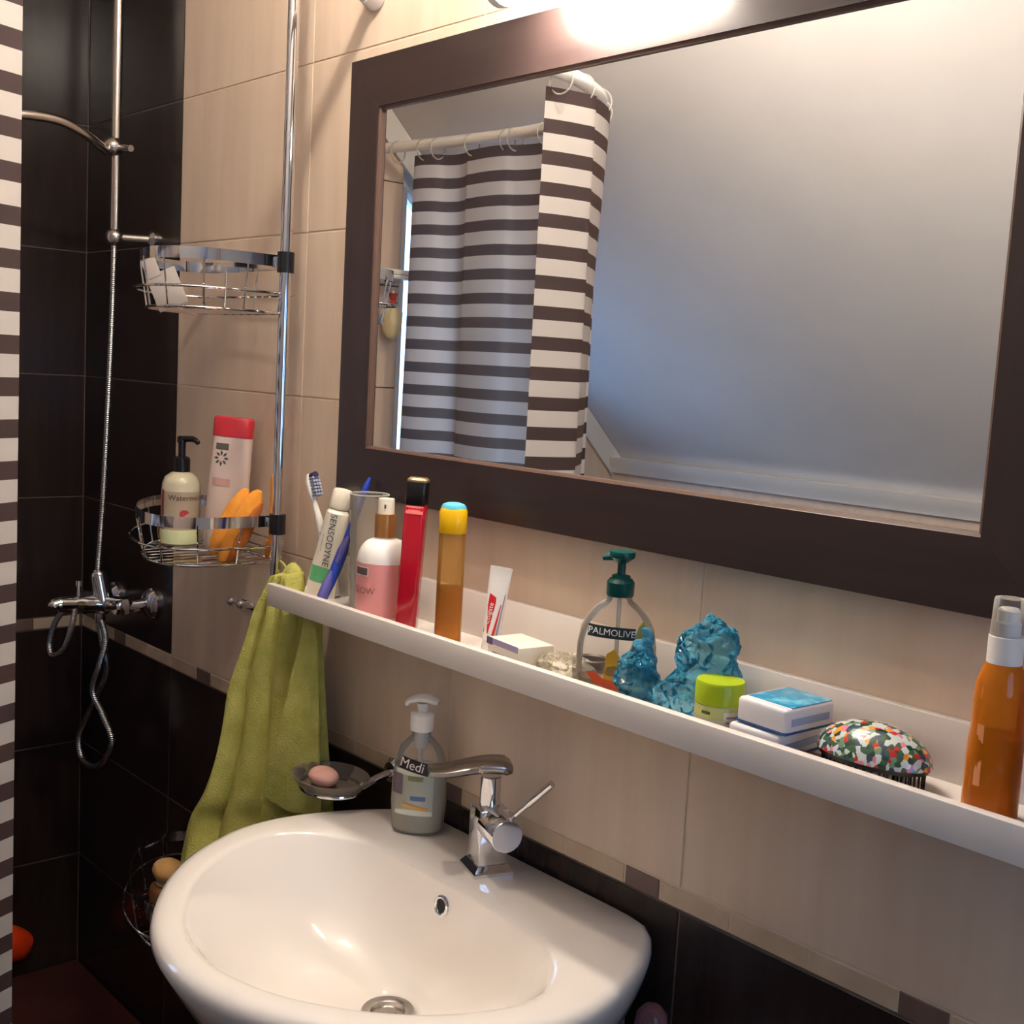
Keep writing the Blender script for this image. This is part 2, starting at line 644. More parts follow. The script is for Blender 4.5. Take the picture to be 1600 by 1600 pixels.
rail_piece('frame_rail', (mx0, mz1), (mx1, mz1), (ix1, iz1), (ix0, iz1), M['frame'])
rail_piece('frame_rail', (mx0, mz0), (mx1, mz0), (ix1, iz0), (ix0, iz0), M['frame'])
rail_piece('frame_stile', (mx0, mz0), (mx0, mz1), (ix0, iz1), (ix0, iz0), M['frame_v'])
rail_piece('frame_stile', (mx1, mz0), (mx1, mz1), (ix1, iz1), (ix1, iz0), M['frame_v'])
mk('mirror_glass', moved(box(ix0 - 0.004, ix1 + 0.004, YG, YG + 0.006, iz0 - 0.004, iz1 + 0.004), ox, 0, oz), M['mirror'], t, smooth=False)
e = 0.0035
bq = [(ix0, iz0), (ix1, iz0), (ix1, iz1), (ix0, iz1)]
bi = [(ix0 + e, iz0 + e), (ix1 - e, iz0 + e), (ix1 - e, iz1 - e), (ix0 + e, iz1 - e)]
mk('inner_bead', moved(loft([[(x, YG - 0.0001, z) for x, z in bq], [(x, -0.020, z) for x, z in bq], [(x, -0.018, z) for x, z in bi], [(x, YG - 0.0001, z) for x, z in bi]], False, False), ox, 0, oz), M['bead'], t, smooth=False, label='thin bronze inner edge')

# ------------------------------------------------------------------ picture-ledge shelf
sx0, sx1 = -1.478, -0.328
ZSH = -0.340
t = thing('wall_shelf', 'long white ledge shelf with raised front lip under the mirror', 'shelf', ((sx0 + sx1) / 2, 0, -0.351))
o2 = -(sx0 + sx1) / 2
mk('shelf_board', moved(box(sx0, sx1, -0.1085, -0.0115, -0.351, ZSH), o2, 0, 0.351), M['white'], t, smooth=False)
mk('front_lip', moved(box(sx0, sx1, -0.120, -0.1085, -0.351, -0.319, 0.0012), o2, 0, 0.351), M['white'], t)
mk('back_panel', moved(box(sx0, sx1, -0.0115, -0.0002, -0.351, -0.2835, 0.0012), o2, 0, 0.351), M['white'], t)

# ------------------------------------------------------------------ wash basin
BX, BZ = -1.04, -0.607
half = [(0.0, -0.002), (0.10, -0.002), (0.196, -0.003), (0.226, -0.014), (0.254, -0.05), (0.279, -0.10), (0.296, -0.155), (0.301, -0.205), (0.290, -0.26), (0.250, -0.335), (0.185, -0.40), (0.10, -0.450), (0.0, -0.470)]
ihalf = [(0.0, -0.118), (0.10, -0.119), (0.165, -0.128), (0.205, -0.150), (0.236, -0.185), (0.248, -0.215), (0.240, -0.262), (0.205, -0.325), (0.150, -0.378), (0.08, -0.418), (0.0, -0.434)]


def sym(h):
    pts = [(x, y, 0) for x, y in h] + [(-x, y, 0) for x, y in reversed(h[1:-1])]
    return pts


def resample(pts, N, c):
    """closed curve resampled by angle about c"""
    P = spline(pts, 10, True)
    A = [math.atan2(p.y - c[1], p.x - c[0]) for p in P]
    out = []
    for i in range(N):
        a = -PI + 2 * PI * (i + 0.5) / N
        best = None
        for k in range(len(P)):
            p, q = P[k], P[(k + 1) % len(P)]
            a0, a1 = A[k], A[(k + 1) % len(P)]
            d = (a1 - a0 + PI) % (2 * PI) - PI
            r = (a - a0 + PI) % (2 * PI) - PI
            if abs(d) > 1e-9 and 0 <= r / d <= 1:
                best = p + (q - p) * (r / d)
                break
        if best is None:
            best = min(zip(P, A), key=lambda w: abs((w[1] - a + PI) % (2 * PI) - PI))[0]
        out.append((best.x, best.y))
    return out


NB = 96
cen = (0.0, -0.21)
OUT = resample(sym(half), NB, cen)
INN = resample(sym(ihalf), NB, cen)
DR = (-0.012, -0.195)
DRAIN = [(DR[0] + 0.030 * math.cos(-PI + 2 * PI * (i + 0.5) / NB), DR[1] + 0.030 * math.sin(-PI + 2 * PI * (i + 0.5) / NB)) for i in range(NB)]


def mixr(a, b, t, z):
    return [(p[0] + (q[0] - p[0]) * t, p[1] + (q[1] - p[1]) * t, z) for p, q in zip(a, b)]


def grow(a, d, z):
    out = []
    for i, p in enumerate(a):
        p0, p1 = a[i - 1], a[(i + 1) % len(a)]
        tx, ty = p1[0] - p0[0], p1[1] - p0[1]
        l = math.hypot(tx, ty) or 1
        x, y = p[0] - ty / l * -d * -1, p[1] + tx / l * -d
        y = min(y, -0.002)
        out.append((x, y, z))
    return out


def shrink_to(a, c, f, z, keep_back=True):
    out = []
    for x, y in a:
        nx, ny = c[0] + (x - c[0]) * f, c[1] + (y - c[1]) * f
        out.append((nx, ny, z))
    return out


rings = []
rings.append(shrink_to(OUT, (0, -0.19), 0.30, -0.185))
rings.append(shrink_to(OUT, (0, -0.18), 0.55, -0.165))
rings.append(shrink_to(OUT, (0, -0.14), 0.78, -0.125))
rings.append(shrink_to(OUT, (0, -0.08), 0.91, -0.080))
rings.append(shrink_to(OUT, (0, -0.03), 0.975, -0.040))
rings.append([(x, y, -0.020) for x, y in OUT])
rings.append([(x, y, -0.013) for x, y in OUT])
rings.append(shrink_to(OUT, (0, -0.1), 0.991, -0.0055))
rings.append(shrink_to(OUT, (0, -0.1), 0.972, -0.0015))
rings.append(shrink_to(OUT, (0, -0.1), 0.95, 0.0))
rings.append(mixr(OUT, INN, 0.75, 0.0))
rings.append(mixr(OUT, INN, 0.88, -0.0008))
rings.append(mixr(OUT, INN, 0.97, -0.0030))
rings.append([(x, y, -0.0058) for x, y in INN])
for tt, zz in ((0.012, -0.0085), (0.030, -0.0135), (0.065, -0.0235), (0.12, -0.040), (0.19, -0.062), (0.28, -0.085), (0.40, -0.105), (0.55, -0.120), (0.72, -0.131), (0.88, -0.1385), (1.0, -0.143)):
    rings.append(mixr(INN, DRAIN, tt, zz))
BOWL = rings
t = thing('wash_basin', 'white ceramic D-shaped wash basin mounted on the tiled wall', 'sink', (BX, 0, BZ))
rings2 = rings + [mixr(DRAIN, [(DR[0], DR[1])] * NB, 0.05, -0.17)]
ob = mk('basin', loft(rings2, True, True), M['ceramic'], t, angle=70)
# drain
dg_ = thing  # keep linter quiet
mk('drain_flange', moved(lathe([(0.0245, -0.004), (0.0300, -0.002), (0.0312, 0.0005), (0.0300, 0.002), (0.0245, 0.002), (0.0205, 0.0), (0.0185, -0.004)], 36, False, False), DR[0], DR[1], -0.1415), M['steel'], t, label='steel drain ring')
mk('drain_grate', moved(join(lathe([(0.0, -0.004), (0.021, -0.004), (0.021, -0.005)], 24, False, False), lathe([(0.0, -0.001), (0.010, -0.001), (0.0105, -0.003)], 20, False, False)), DR[0], DR[1], -0.1415), M['steel'], t)
# overflow on the back slope of the bowl; hole shade painted on a disc
pO = None
for k in range(12, len(BOWL) - 1):
    ring = BOWL[k]
    i = min(range(NB), key=lambda j: (abs(ring[j][0] + 0.012) + (10 if ring[j][1] < -0.2 else 0)))
    p = Vector(ring[i])
    if p.z < -0.036:
        q = Vector(BOWL[k - 1][i])
        pO = (p + q) / 2
        dn = (q - p)
        nrm = Vector((0, dn.z, -dn.y)) * (1 if dn.z * -1 < 0 else 1)
        nrm = Vector((0, -abs(dn.z), abs(dn.y))).normalized()
        break
mo = Matrix.Translation(pO + nrm * 0.0008) @ rot_to(nrm)
mk('overflow_ring', xf(torus(0.0105, 0.0026, 28, 8), mo), M['chrome'], t, label='chrome overflow ring')
mk('overflow_shade', xf(lathe([(0.0, 0.0005), (0.009, 0.0005), (0.0095, -0.0015)], 24, False, False), mo), M['hole_shade'], t, label='dark disc painted as the shade inside the overflow')

# ------------------------------------------------------------------ vanity base cabinet
t = thing('vanity_cabinet', 'white cabinet below the wash basin', 'cabinet', (-1.005, -0.15, ZF))


def cb(name, *a, parent=t, m=None, bev=0.002):
    return mk(name, moved(box(*a, bev), 1.005, 0.15, -ZF), m or M['white'], parent)


cb('side_panel', -0.848, -0.830, -0.262, -0.030, ZF + 0.06, -0.815)
cb('side_panel', -1.180, -1.162, -0.262, -0.030, ZF + 0.06, -0.815)
cb('rear_stile', -0.848, -0.830, -0.052, -0.030, -0.815, -0.690)
cb('rear_stile', -1.180, -1.162, -0.052, -0.030, -0.815, -0.690)
cb('bottom_panel', -1.162, -0.848, -0.262, -0.030, ZF + 0.06, ZF + 0.078)
cb('plinth', -1.15, -0.86, -0.235, -0.04, ZF, ZF + 0.06)
for xa, xb, hx in ((-1.178, -1.007, -1.025), (-1.003, -0.832, -0.985)):
    d = cb('door', xa, xb, -0.280, -0.2635, ZF + 0.065, -0.83)
    cb('door_knob', hx - 0.006, hx + 0.006, -0.298, -0.280, -0.90, -0.888, parent=d, m=M['chrome'])

# ------------------------------------------------------------------ basin mixer tap
t = thing('basin_tap', 'square chrome mixer tap with flat spout and side lever on the basin', 'tap', (-1.046, -0.058, BZ), rz=math.radians(-19))
mk('base_plate', loft([[(sx * r, sy * r, z) for sx, sy in ((-1, -1), (1, -1), (1, 1), (-1, 1))] for r, z in ((0.0255, 0), (0.0255, 0.004), (0.0195, 0.012))]), M['chrome'], t, smooth=False)
mk('tap_body', box(-0.0185, 0.0185, -0.0185, 0.0185, 0.010, 0.081, 0.0016), M['chrome'], t)
mk('spout_post', lathe([(0.0125, 0.079), (0.0125, 0.118)], 28), M['chrome'], t)
spn = []
for k in range(15):
    s = k / 14
    yy = 0.024 - 0.100 * s
    zz = 0.126 + 0.006 * math.cos(s * PI * 1.3 - 0.8) + 0.005 * s
    wdt = 0.020 * (1 - 0.1 * s)
    hh = 0.0065 * (1 - 0.65 * s) + 0.0015
    if k == 0:
        wdt *= 0.8
        hh *= 0.6
    spn.append([(wdt * c, yy, zz + hh * d) for c, d in ((-1, -0.5), (-0.8, -1), (0.8, -1), (1, -0.5), (1, 0.5), (0.8, 1), (-0.8, 1), (-1, 0.5))])
msp = Matrix.Rotation(math.radians(-14), 4, 'Z')
mk('spout', xf(loft(spn), msp), mat('dull_chrome', (0.40, 0.36, 0.34, 1), 0.22, metal=1.0), t, angle=50, label='flat waterfall spout')
mk('handle_barrel', xf(lathe([(0.020, 0.0), (0.020, 0.045), (0.0190, 0.0465)], 36), Matrix.Translation((0.012, 0, 0.063)) @ rot_to((1, 0, 0))), M['chrome'], t)
mk('lever', join(cyl_between((0.046, 0.006, 0.078), (0.071, 0.021, 0.108), 0.0032), cyl_between((0.069, 0.0198, 0.1056), (0.096, 0.036, 0.138), 0.0045)), M['chrome'], t)

# ------------------------------------------------------------------ lamps
em = bpy.data.materials.new('frosted_lamp_glow')
em.use_nodes = True
p = em.node_tree.nodes['Principled BSDF']
p.inputs['Base Color'].default_value = (0.9, 0.88, 0.82, 1)
p.inputs['Emission Color'].default_value = (*LAMP_WARM, 1)
p.inputs['Emission Strength'].default_value = 178.0
t = thing('mirror_lamp', 'glowing frosted tube lamp on the wall above the mirror', 'lamp', (-0.955, 0, 0.432))
mk('wall_plate', box(-0.045, 0.045, -0.012, -0.0002, -0.012, 0.045, 0.003), M['chrome'], t)
mk('arm', tube([(0, -0.01, 0.02), (0, -0.05, 0.02), (0, -0.085, 0.008)], 0.007), M['chrome'], t)
mk('lamp_tube', xf(lathe([(0.016, -0.115), (0.024, -0.105), (0.024, 0.105), (0.016, 0.115)], 24), Matrix.Translation((0, -0.088, 0)) @ rot_to((1, 0, 0))), em, t)
mk('end_cap', xf(lathe([(0.0255, -0.118), (0.0255, -0.106)], 24), Matrix.Translation((0, -0.088, 0)) @ rot_to((1, 0, 0))), M['plastic_white'], t)
mk('end_cap', xf(lathe([(0.0255, 0.106), (0.0255, 0.118)], 24), Matrix.Translation((0, -0.088, 0)) @ rot_to((1, 0, 0))), M['plastic_white'], t)
em2 = em.copy()
em2.name = 'bulb_glow'
em2.node_tree.nodes['Principled BSDF'].inputs['Emission Strength'].default_value = 395.0
t = thing('ceiling_lamp', 'small glowing globe ceiling lamp over the wash basin', 'lamp', (-1.19, -0.37, ZC))
mk('ceiling_rose', lathe([(0.0, 0), (0.05, 0), (0.05, -0.012), (0.012, -0.025)], 28, False, True), M['chrome'], t)
mk('stem', lathe([(0.006, -0.02), (0.006, -0.075)], 12), M['chrome'], t)
mk('globe', moved(ball(0.033, 0.033, 0.033), 0, 0, -0.105), em2, t)

# ------------------------------------------------------------------ shower curtain rail and curtain
ZR = 0.505
RP = spline([(-1.437, -0.001, 0.512), (-1.455, -0.15, 0.509), (-1.485, -0.32, ZR), (-1.508, -0.44, ZR), (-1.53, -0.53, ZR), (-1.60, -0.65, ZR), (-1.72, -0.735, ZR), (-1.92, -0.772, ZR), (-2.13, -0.757, ZR), (XL + 0.001, -0.712, ZR)], 8)
t = thing('curtain_rail', 'white curved shower rail between the left wall and mirror wall', 'curtain rail', (-1.555, -0.53, ZR))
sh = lambda g: moved(g, 1.555, 0.53, -ZR)
mk('rail_tube', sh(tube(RP, 0.0125, 14)), M['plastic_white'], t)
mk('wall_flange', sh(xf(lathe([(0.024, 0), (0.024, 0.006), (0.017, 0.02)], 24), Matrix.Translation((-1.437, -0.0003, 0.512)) @ rot_to((0, -1, 0)))), M['plastic_white'], t)
mk('wall_flange', sh(xf(lathe([(0.024, 0), (0.024, 0.006), (0.017, 0.02)], 24), Matrix.Translation((XL + 0.0003, -0.712, ZR)) @ rot_to((1, 0, 0)))), M['plastic_white'], t)

cm = bpy.data.materials.new('striped_curtain_fabric')
cm.use_nodes = True
nt, N, L, p = nodes(cm)
tc = N.new('ShaderNodeTexCoord')
sp = N.new('ShaderNodeSeparateXYZ')
L.new(tc.outputs['Object'], sp.inputs[0])
m1 = N.new('ShaderNodeMath')
m1.operation = 'SUBTRACT'
m1.inputs[0].default_value = -0.0645 + 0.0523 * 30
L.new(sp.outputs['Z'], m1.inputs[1])
m2 = N.new('ShaderNodeMath')
m2.operation = 'DIVIDE'
L.new(m1.outputs[0], m2.inputs[0])
m2.inputs[1].default_value = 0.0523
m3 = N.new('ShaderNodeMath')
m3.operation = 'FRACT'
L.new(m2.outputs[0], m3.inputs[0])
m4 = N.new('ShaderNodeMath')
m4.operation = 'GREATER_THAN'
L.new(m3.outputs[0], m4.inputs[0])
m4.inputs[1].default_value = 0.55
mc = N.new('ShaderNodeMix')
mc.data_type = 'RGBA'
L.new(m4.outputs[0], mc.inputs[0])
mc.inputs[6].default_value = srgb(236, 228, 222)
mc.inputs[7].default_value = srgb(62, 51, 57)
L.new(mc.outputs[2], p.inputs['Base Color'])
p.inputs['Roughness'].default_value = 0.75
tl = N.new('ShaderNodeBsdfTranslucent')
mt = N.new('ShaderNodeMix')
mt.data_type = 'RGBA'
L.new(m4.outputs[0], mt.inputs[0])
mt.inputs[6].default_value = srgb(232, 220, 208)
mt.inputs[7].default_value = srgb(160, 132, 116)
L.new(mt.outputs[2], tl.inputs['Color'])
ms = N.new('ShaderNodeMixShader')
ms.inputs[0].default_value = 0.52
L.new(p.outputs[0], ms.inputs[1])
L.new(tl.outputs[0], ms.inputs[2])
L.new(ms.outputs[0], N['Material Output'].inputs['Surface'])

edge = spline([(-1.535, -0.450, 0), (-1.524, -0.485, 0), (-1.516, -0.520, 0), (-1.512, -0.548, 0), (-1.524, -0.563, 0), (-1.558, -0.600, 0), (-1.600, -0.654, 0), (-1.65, -0.705, 0), (-1.71, -0.735, 0)], 7)
path = [(q.x, q.y, 0.0) for q in edge]
n2 = 150
for k in range(1, n2 + 1):
    s = k / n2
    x = -1.71 - 0.565 * s
    w = 0.5 + 0.5 * math.sin(9.5 * s)
    path.append((x, -0.757 - 0.012 * math.sin(PI * s), 1.0))
zl = [0.482 - 1.70 * k / 34 for k in range(35)]
rings = []
for z in zl:
    dep = 0.6 + 0.9 * (0.482 - z) / 1.7
    row = []
    for i, (x, y, f) in enumerate(path):
        s = i / (len(path) - 1)
        am = (0.014 + 0.020 * abs(math.sin(7 * s + 1))) * dep * f
        ph = 30 * s + 2.6 * math.sin(5 * s) + 0.35 * math.sin((z + 1) * 2)
        v = math.sin(ph)
        v = math.copysign(abs(v) ** 0.6, v)
        dx = 0.012 * math.cos(ph * 1.0 + 0.6) * f * dep
        yy = y + am * v
        xx = x + dx
        if not f:
            yy += 0.002 * dep * math.sin(14 * s * 3 + z * 2.0)
            xx += 0.003 * dep * math.sin(30 * s + z * 1.5)
            if 28 < i < 52:
                xx += 0.022 * max(0.0, min(1.0, (z - 0.12) / 0.34)) * math.sin(PI * (i - 28) / 24)
        row.append((min(max(xx, XL + 0.02), 0), yy, z))
    rings.append(row)
t = thing('shower_curtain', 'dark and white striped fabric shower curtain hanging on the curved rail', 'curtain', (0, 0, 0))
mk('curtain_cloth', loft(rings, False, False, False), cm, t, angle=80)
rr = random.Random(3)
ring_pts = []
for k in range(len(path)):
    pass
for (x, y) in ((-1.512, -0.462), (-1.53, -0.53), (-1.575, -0.615), (-1.64, -0.69), (-1.73, -0.74), (-1.88, -0.77), (-1.965, -0.77), (-1.985, -0.769), (-2.09, -0.76), (-2.20, -0.745), (-2.26, -0.735), (-2.31, -0.73)):
    q = min(RP, key=lambda w: (w.x - x) ** 2 + (w.y - y) ** 2)
    k = min(range(1, len(RP) - 1), key=lambda j: (RP[j].x - x) ** 2 + (RP[j].y - y) ** 2)
    tn = (RP[k + 1] - RP[k - 1]).normalized()
    g = xf(torus(0.024, 0.0016, 24, 6), Matrix.Translation((q.x, q.y, ZR - 0.012)) @ rot_to(tn))
    mk('curtain_ring', g, M['clear_ring'], t)

# ------------------------------------------------------------------ wall ledge and hanging packet seen in the mirror
t = thing('corner_ledge', 'small white plastic ledge on the left wall beside the curtain', 'ledge', (XL, -0.75, 0.205))
mk('ledge_plate', box(0.0005, 0.075, -0.055, 0.055, 0.0, 0.010, 0.003), M['plastic_white'], t)
mk('ledge_lip', box(0.068, 0.075, -0.055, 0.055, 0.010, 0.022, 0.002), M['plastic_white'], t)
mk('ledge_hook', tube(spline([(0.035, 0, 0), (0.035, 0, -0.02), (0.045, 0, -0.03), (0.055, 0, -0.022)], 5), 0.002, 8), M['chrome'], t)
t = thing('sponge_bag', 'cream and red net bag hanging under the white ledge', 'bag', (XL + 0.045, -0.765, 0.06))
g = ball(0.022, 0.026, 0.045, 18, 12)
g = ([(v[0] + 0.004 * noise.noise(Vector(v) * 60), v[1] + 0.006 * noise.noise(Vector(v) * 50 + Vector((5, 0, 0))), v[2] + 0.045) for v in g[0]], g[1])
mk('bag_body', g, mat('cream_netting', srgb(214, 200, 160), 0.7), t)
mk('bag_top', lathe([(0.013, 0.082), (0.006, 0.095), (0.012, 0.112)], 14, False, False), mat('red_netting', srgb(170, 60, 50), 0.6), t)
mk('bag_loop', tube(spline([(0.0, 0, 0.09), (-0.003, 0, 0.10), (0, 0, 0.118), (0.003, 0, 0.10), (0.0, 0, 0.09)], 5), 0.0012, 6), M['plastic_white'], t)

# ------------------------------------------------------------------ chrome pole with baskets
PXY = (-1.558, -0.058)
t = thing('shower_caddy', 'tall chrome tension pole carrying three wire corner baskets', 'shower caddy', (PXY[0], PXY[1], -1.3115))
off = lambda g: moved(g, -PXY[0], -PXY[1], 1.3115)
mk('pole', off(cyl_between((PXY[0], PXY[1], -1.30), (PXY[0], PXY[1], ZC - 0.012), 0.0085, 20)), M['chrome'], t)
mk('pole_foot', off(moved(lathe([(0.022, -1.3115), (0.022, -1.302), (0.012, -1.288)], 20), PXY[0], PXY[1], 0)), M['black'], t)
mk('pole_cap', off(moved(lathe([(0.012, ZC - 0.03), (0.022, ZC - 0.012), (0.022, ZC)], 20), PXY[0], PXY[1], 0)), M['black'], t)
PLAN = [(-1.578, -0.045), (-1.575, -0.11), (-1.585, -0.175), (-1.63, -0.215), (-1.70, -0.212), (-1.78, -0.18), (-1.845, -0.13), (-1.868, -0.08), (-1.855, -0.035), (-1.80, -0.022), (-1.70, -0.022), (-1.61, -0.025)]
PLS = [(q.x, q.y) for q in spline([(x, y, 0) for x, y in PLAN], 6, True)]
PC = (-1.70, -0.10)


def plan_scaled(f):
    return [(PC[0] + (x - PC[0]) * f, PC[1] + (y - PC[1]) * f) for x, y in PLS]


def inside(x, y, poly):
    c = False
    n = len(poly)
    for i in range(n):
        (x0, y0), (x1, y1) = poly[i], poly[(i + 1) % n]
        if (y0 > y) != (y1 > y) and x < (x1 - x0) * (y - y0) / (y1 - y0) + x0:
            c = not c
    return c


def basket(zt, zb):
    b = mk('basket_band', off(loft([[(x, y, z) for x, y in plan_scaled(f)] for f, z in ((1.0, zt - 0.017), (1.0, zt), (0.988, zt), (0.988, zt - 0.017), (1.0, zt - 0.017))], False, False)), M['chrome'], t, label='flat polished chrome basket band')
    mk('bottom_ring', off(ring_tube([(x, y, zb) for x, y in plan_scaled(0.90)], 0.002)), M['chrome'], b)
    mk('outer_ring', off(ring_tube([(x, y, zb + 0.028) for x, y in plan_scaled(1.07)], 0.002)), M['chrome'], b)
    P0, P1 = plan_scaled(0.994), plan_scaled(0.90)
    n = len(P0)
    for k in range(0, n, 6):
        mk('upright_wire', off(tube([(P0[k][0], P0[k][1], zt - 0.012), (P0[k][0], P0[k][1], zt - 0.02), (P1[k][0], P1[k][1], zb)], 0.0014, 6)), M['chrome'], b)
    pin = plan_scaled(0.90)
    for k in range(11):
        x = -1.84 + 0.025 * k
        ys = [y / 1000 for y in range(-215, -10, 2) if inside(x, y / 1000, pin)]
        if len(ys) > 3:
            mk('bottom_wire', off(cyl_between((x, min(ys), zb), (x, max(ys), zb), 0.0014, 6)), M['chrome'], b)
    mk('pole_clamp', off(moved(lathe([(0.0125, zt - 0.026), (0.0125, zt + 0.004)], 20), PXY[0], PXY[1], 0)), M['black'], b)
    mk('clamp_bracket', off(box(-1.585, -1.560, -0.066, -0.050, zt - 0.018, zt - 0.002, 0.002)), M['chrome'], b)


basket(0.152, 0.068)
basket(-0.236, -0.310)
basket(-0.832, -0.908)

# grey scraper in the top basket
t = thing('grey_scraper', 'grey plastic scraper leaning in the empty top basket', 'scraper', (-1.735, -0.145, 0.0702), rz=math.radians(45))
mk('blade', xf(box(-0.024, 0.024, -0.0015, 0.0015, 0.0, 0.058, 0.001), Matrix.Rotation(math.radians(-24), 4, 'Y')), mat('grey_plastic', srgb(176, 166, 160), 0.5), t)
mk('grip', xf(join(box(-0.022, 0.000, -0.003, 0.003, 0.052, 0.082, 0.0015)), Matrix.Rotation(math.radians(-24), 4, 'Y')), mat('pale_grey_plastic', srgb(186, 176, 170), 0.5), t)

# watermelon pump bottle
ZB2 = -0.3082
t = thing('pump_bottle', 'clear watermelon body lotion bottle with black pump in the middle basket', 'bottle', (-1.792, -0.098, ZB2))
B = Body([(0, 0.028, 0.028, 2), (0.003, 0.031, 0.031, 2), (0.085, 0.0315, 0.0315, 2), (0.100, 0.030, 0.030, 2), (0.110, 0.026, 0.026, 2), (0.116, 0.018, 0.018, 2), (0.119, 0.012, 0.012, 2)])
mk('bottle_body', B.mesh(40), mat('cloudy_clear_plastic', srgb(206, 196, 168), 0.15, coat=0.3), t)
mk('liquid_base', lathe([(0.0316, 0.003), (0.0320, 0.006), (0.0320, 0.024), (0.0317, 0.026)], 40, False, False), mat('pale_green_lotion', srgb(214, 220, 170), 0.25), t)
ac = math.radians(-25)
mk('label', B.patch(ac - 1.0, ac + 1.2, 0.026, 0.088), mat('beige_lotion_label', srgb(178, 160, 138), 0.45), t)
mk('label_stripe', B.patch(ac - 1.25, ac - 1.0, 0.010, 0.090), mat('crimson_stripe', srgb(150, 24, 48), 0.4), t)
mk('label_text', B.wrap(text2d('Watermelon', 0.0125), ac + 0.35, 0.078), mat('brown_ink', srgb(62, 40, 32), 0.5), t)
mk('label_motif', B.wrap(([(0.008 * math.cos(PI * k / 10), 0.010 * math.sin(PI * k / 10)) for k in range(11)], [tuple(range(11))]), ac + 0.2, 0.050, 0.001, math.radians(40)), mat('red_motif', srgb(190, 60, 70), 0.5), t)
mk('label_leaves', B.patch(ac - 0.3, ac + 0.9, 0.030, 0.044, 0.001), mat('olive_motif', srgb(176, 176, 110), 0.5), t)
mk('pump_collar', lathe([(0.0135, 0.117), (0.0135, 0.140), (0.010, 0.143)], 24), M['black'], t)
mk('pump_head', join(lathe([(0.006, 0.142), (0.006, 0.165), (0.008, 0.166), (0.008, 0.174), (0.005, 0.176)], 16), tube(spline([(0.0, 0, 0.171), (0.016, 0.004, 0.1725), (0.028, 0.008, 0.172), (0.036, 0.010, 0.167)], 4), [0.005] * 8 + [0.0042] * 4 + [0.003], 10)), M['black'], t)

# shampoo bottle
t = thing('shampoo_bottle', 'pale pink shampoo bottle with red cap leaning at the tiled wall', 'bottle', (-1.722, -0.058, ZB2), rz=math.radians(38), rx=math.radians(-2), ry=math.radians(3))
B = Body([(0, 0.029, 0.016, 2.6), (0.004, 0.032, 0.0185, 2.6), (0.09, 0.0335, 0.019, 2.6), (0.178, 0.032, 0.018, 2.6), (0.181, 0.0315, 0.0175, 2.6)])
mk('bottle_body', B.mesh(44), mat('pale_pink_plastic', srgb(224, 200, 188), 0.35), t)
C2 = Body([(0.181, 0.0325, 0.0185, 2.6), (0.209, 0.0325, 0.0185, 2.6), (0.2125, 0.030, 0.0165, 2.6)])
mk('flip_cap', C2.mesh(44), mat('coral_red_plastic', srgb(206, 52, 62), 0.4), t)
front = -PI / 2
em_b = []
for k in range(8):
    a = 2 * PI * k / 8
    cx, cz = 0.0085 * math.cos(a), 0.0085 * math.sin(a)
    q = [(cx + 0.0042 * math.cos(a + d) * w, cz + 0.0042 * math.sin(a + d) * w) for d, w in ((0, 1.1), (PI / 2, 0.55), (PI, 1.1), (-PI / 2, 0.55))]
    em_b.append(([(x, y) for x, y in q], [(0, 1, 2, 3)]))
ev, ef = [], []
for v, f in em_b:
    o = len(ev)
    ev += v
    ef += [tuple(i + o for i in q) for q in f]


def flat_on(flat, B, xc, zc, off=0.0006, tilt=0.0):
    """print on the broad front (-y) face"""
    ct, st = math.cos(tilt), math.sin(tilt)
    V = []
    for x, y in flat[0]:
        x, y = x * ct - y * st + xc, x * st + y * ct + zc
        rx, ry, n = B.at(y)
        u = min(abs(x / rx), 0.98)
        V.append((x, -(ry * (1 - u ** n) ** (1 / n)) - off, y))
    return V, flat[1]


def quad(w, h, nx=8):
    v, f = [], []
    for k in range(nx + 1):
        x = -w / 2 + w * k / nx
        v += [(x, -h / 2), (x, h / 2)]
    for k in range(nx):
        f.append((2 * k, 2 * k + 2, 2 * k + 3, 2 * k + 1))
    return v, f


ink = mat('grey_green_ink', srgb(88, 84, 76), 0.6)
mk('label_emblem', flat_on((ev, ef), B, -0.009, 0.146), ink, t)
mk('label_crest', flat_on(quad(0.022, 0.010), B, -0.009, 0.165), ink, t)
mk('label_lines', flat_on(quad(0.030, 0.012), B, -0.006, 0.108), mat('rose_print', srgb(206, 160, 148), 0.6), t)

# orange sponge mitt
t = thing('bath_sponge', 'orange lobed bath sponge standing in the middle basket near the pole', 'sponge', (-1.628, -0.118, ZB2), rz=math.radians(40), ry=math.radians(27))
spm = mottled('orange_foam', srgb(226, 140, 44), srgb(240, 160, 62), scale=(60, 60, 60), rough=0.9, bump=0.5, rand=False)


def lobe(cx, cz, rx, rz, ry):
    g = ball(rx, ry, rz, 20, 14)
    return [(v[0] + cx + 0.002 * noise.noise(Vector(v) * 70), v[1], v[2] + cz + 0.002 * noise.noise(Vector(v) * 60)) for v in g[0]], g[1]


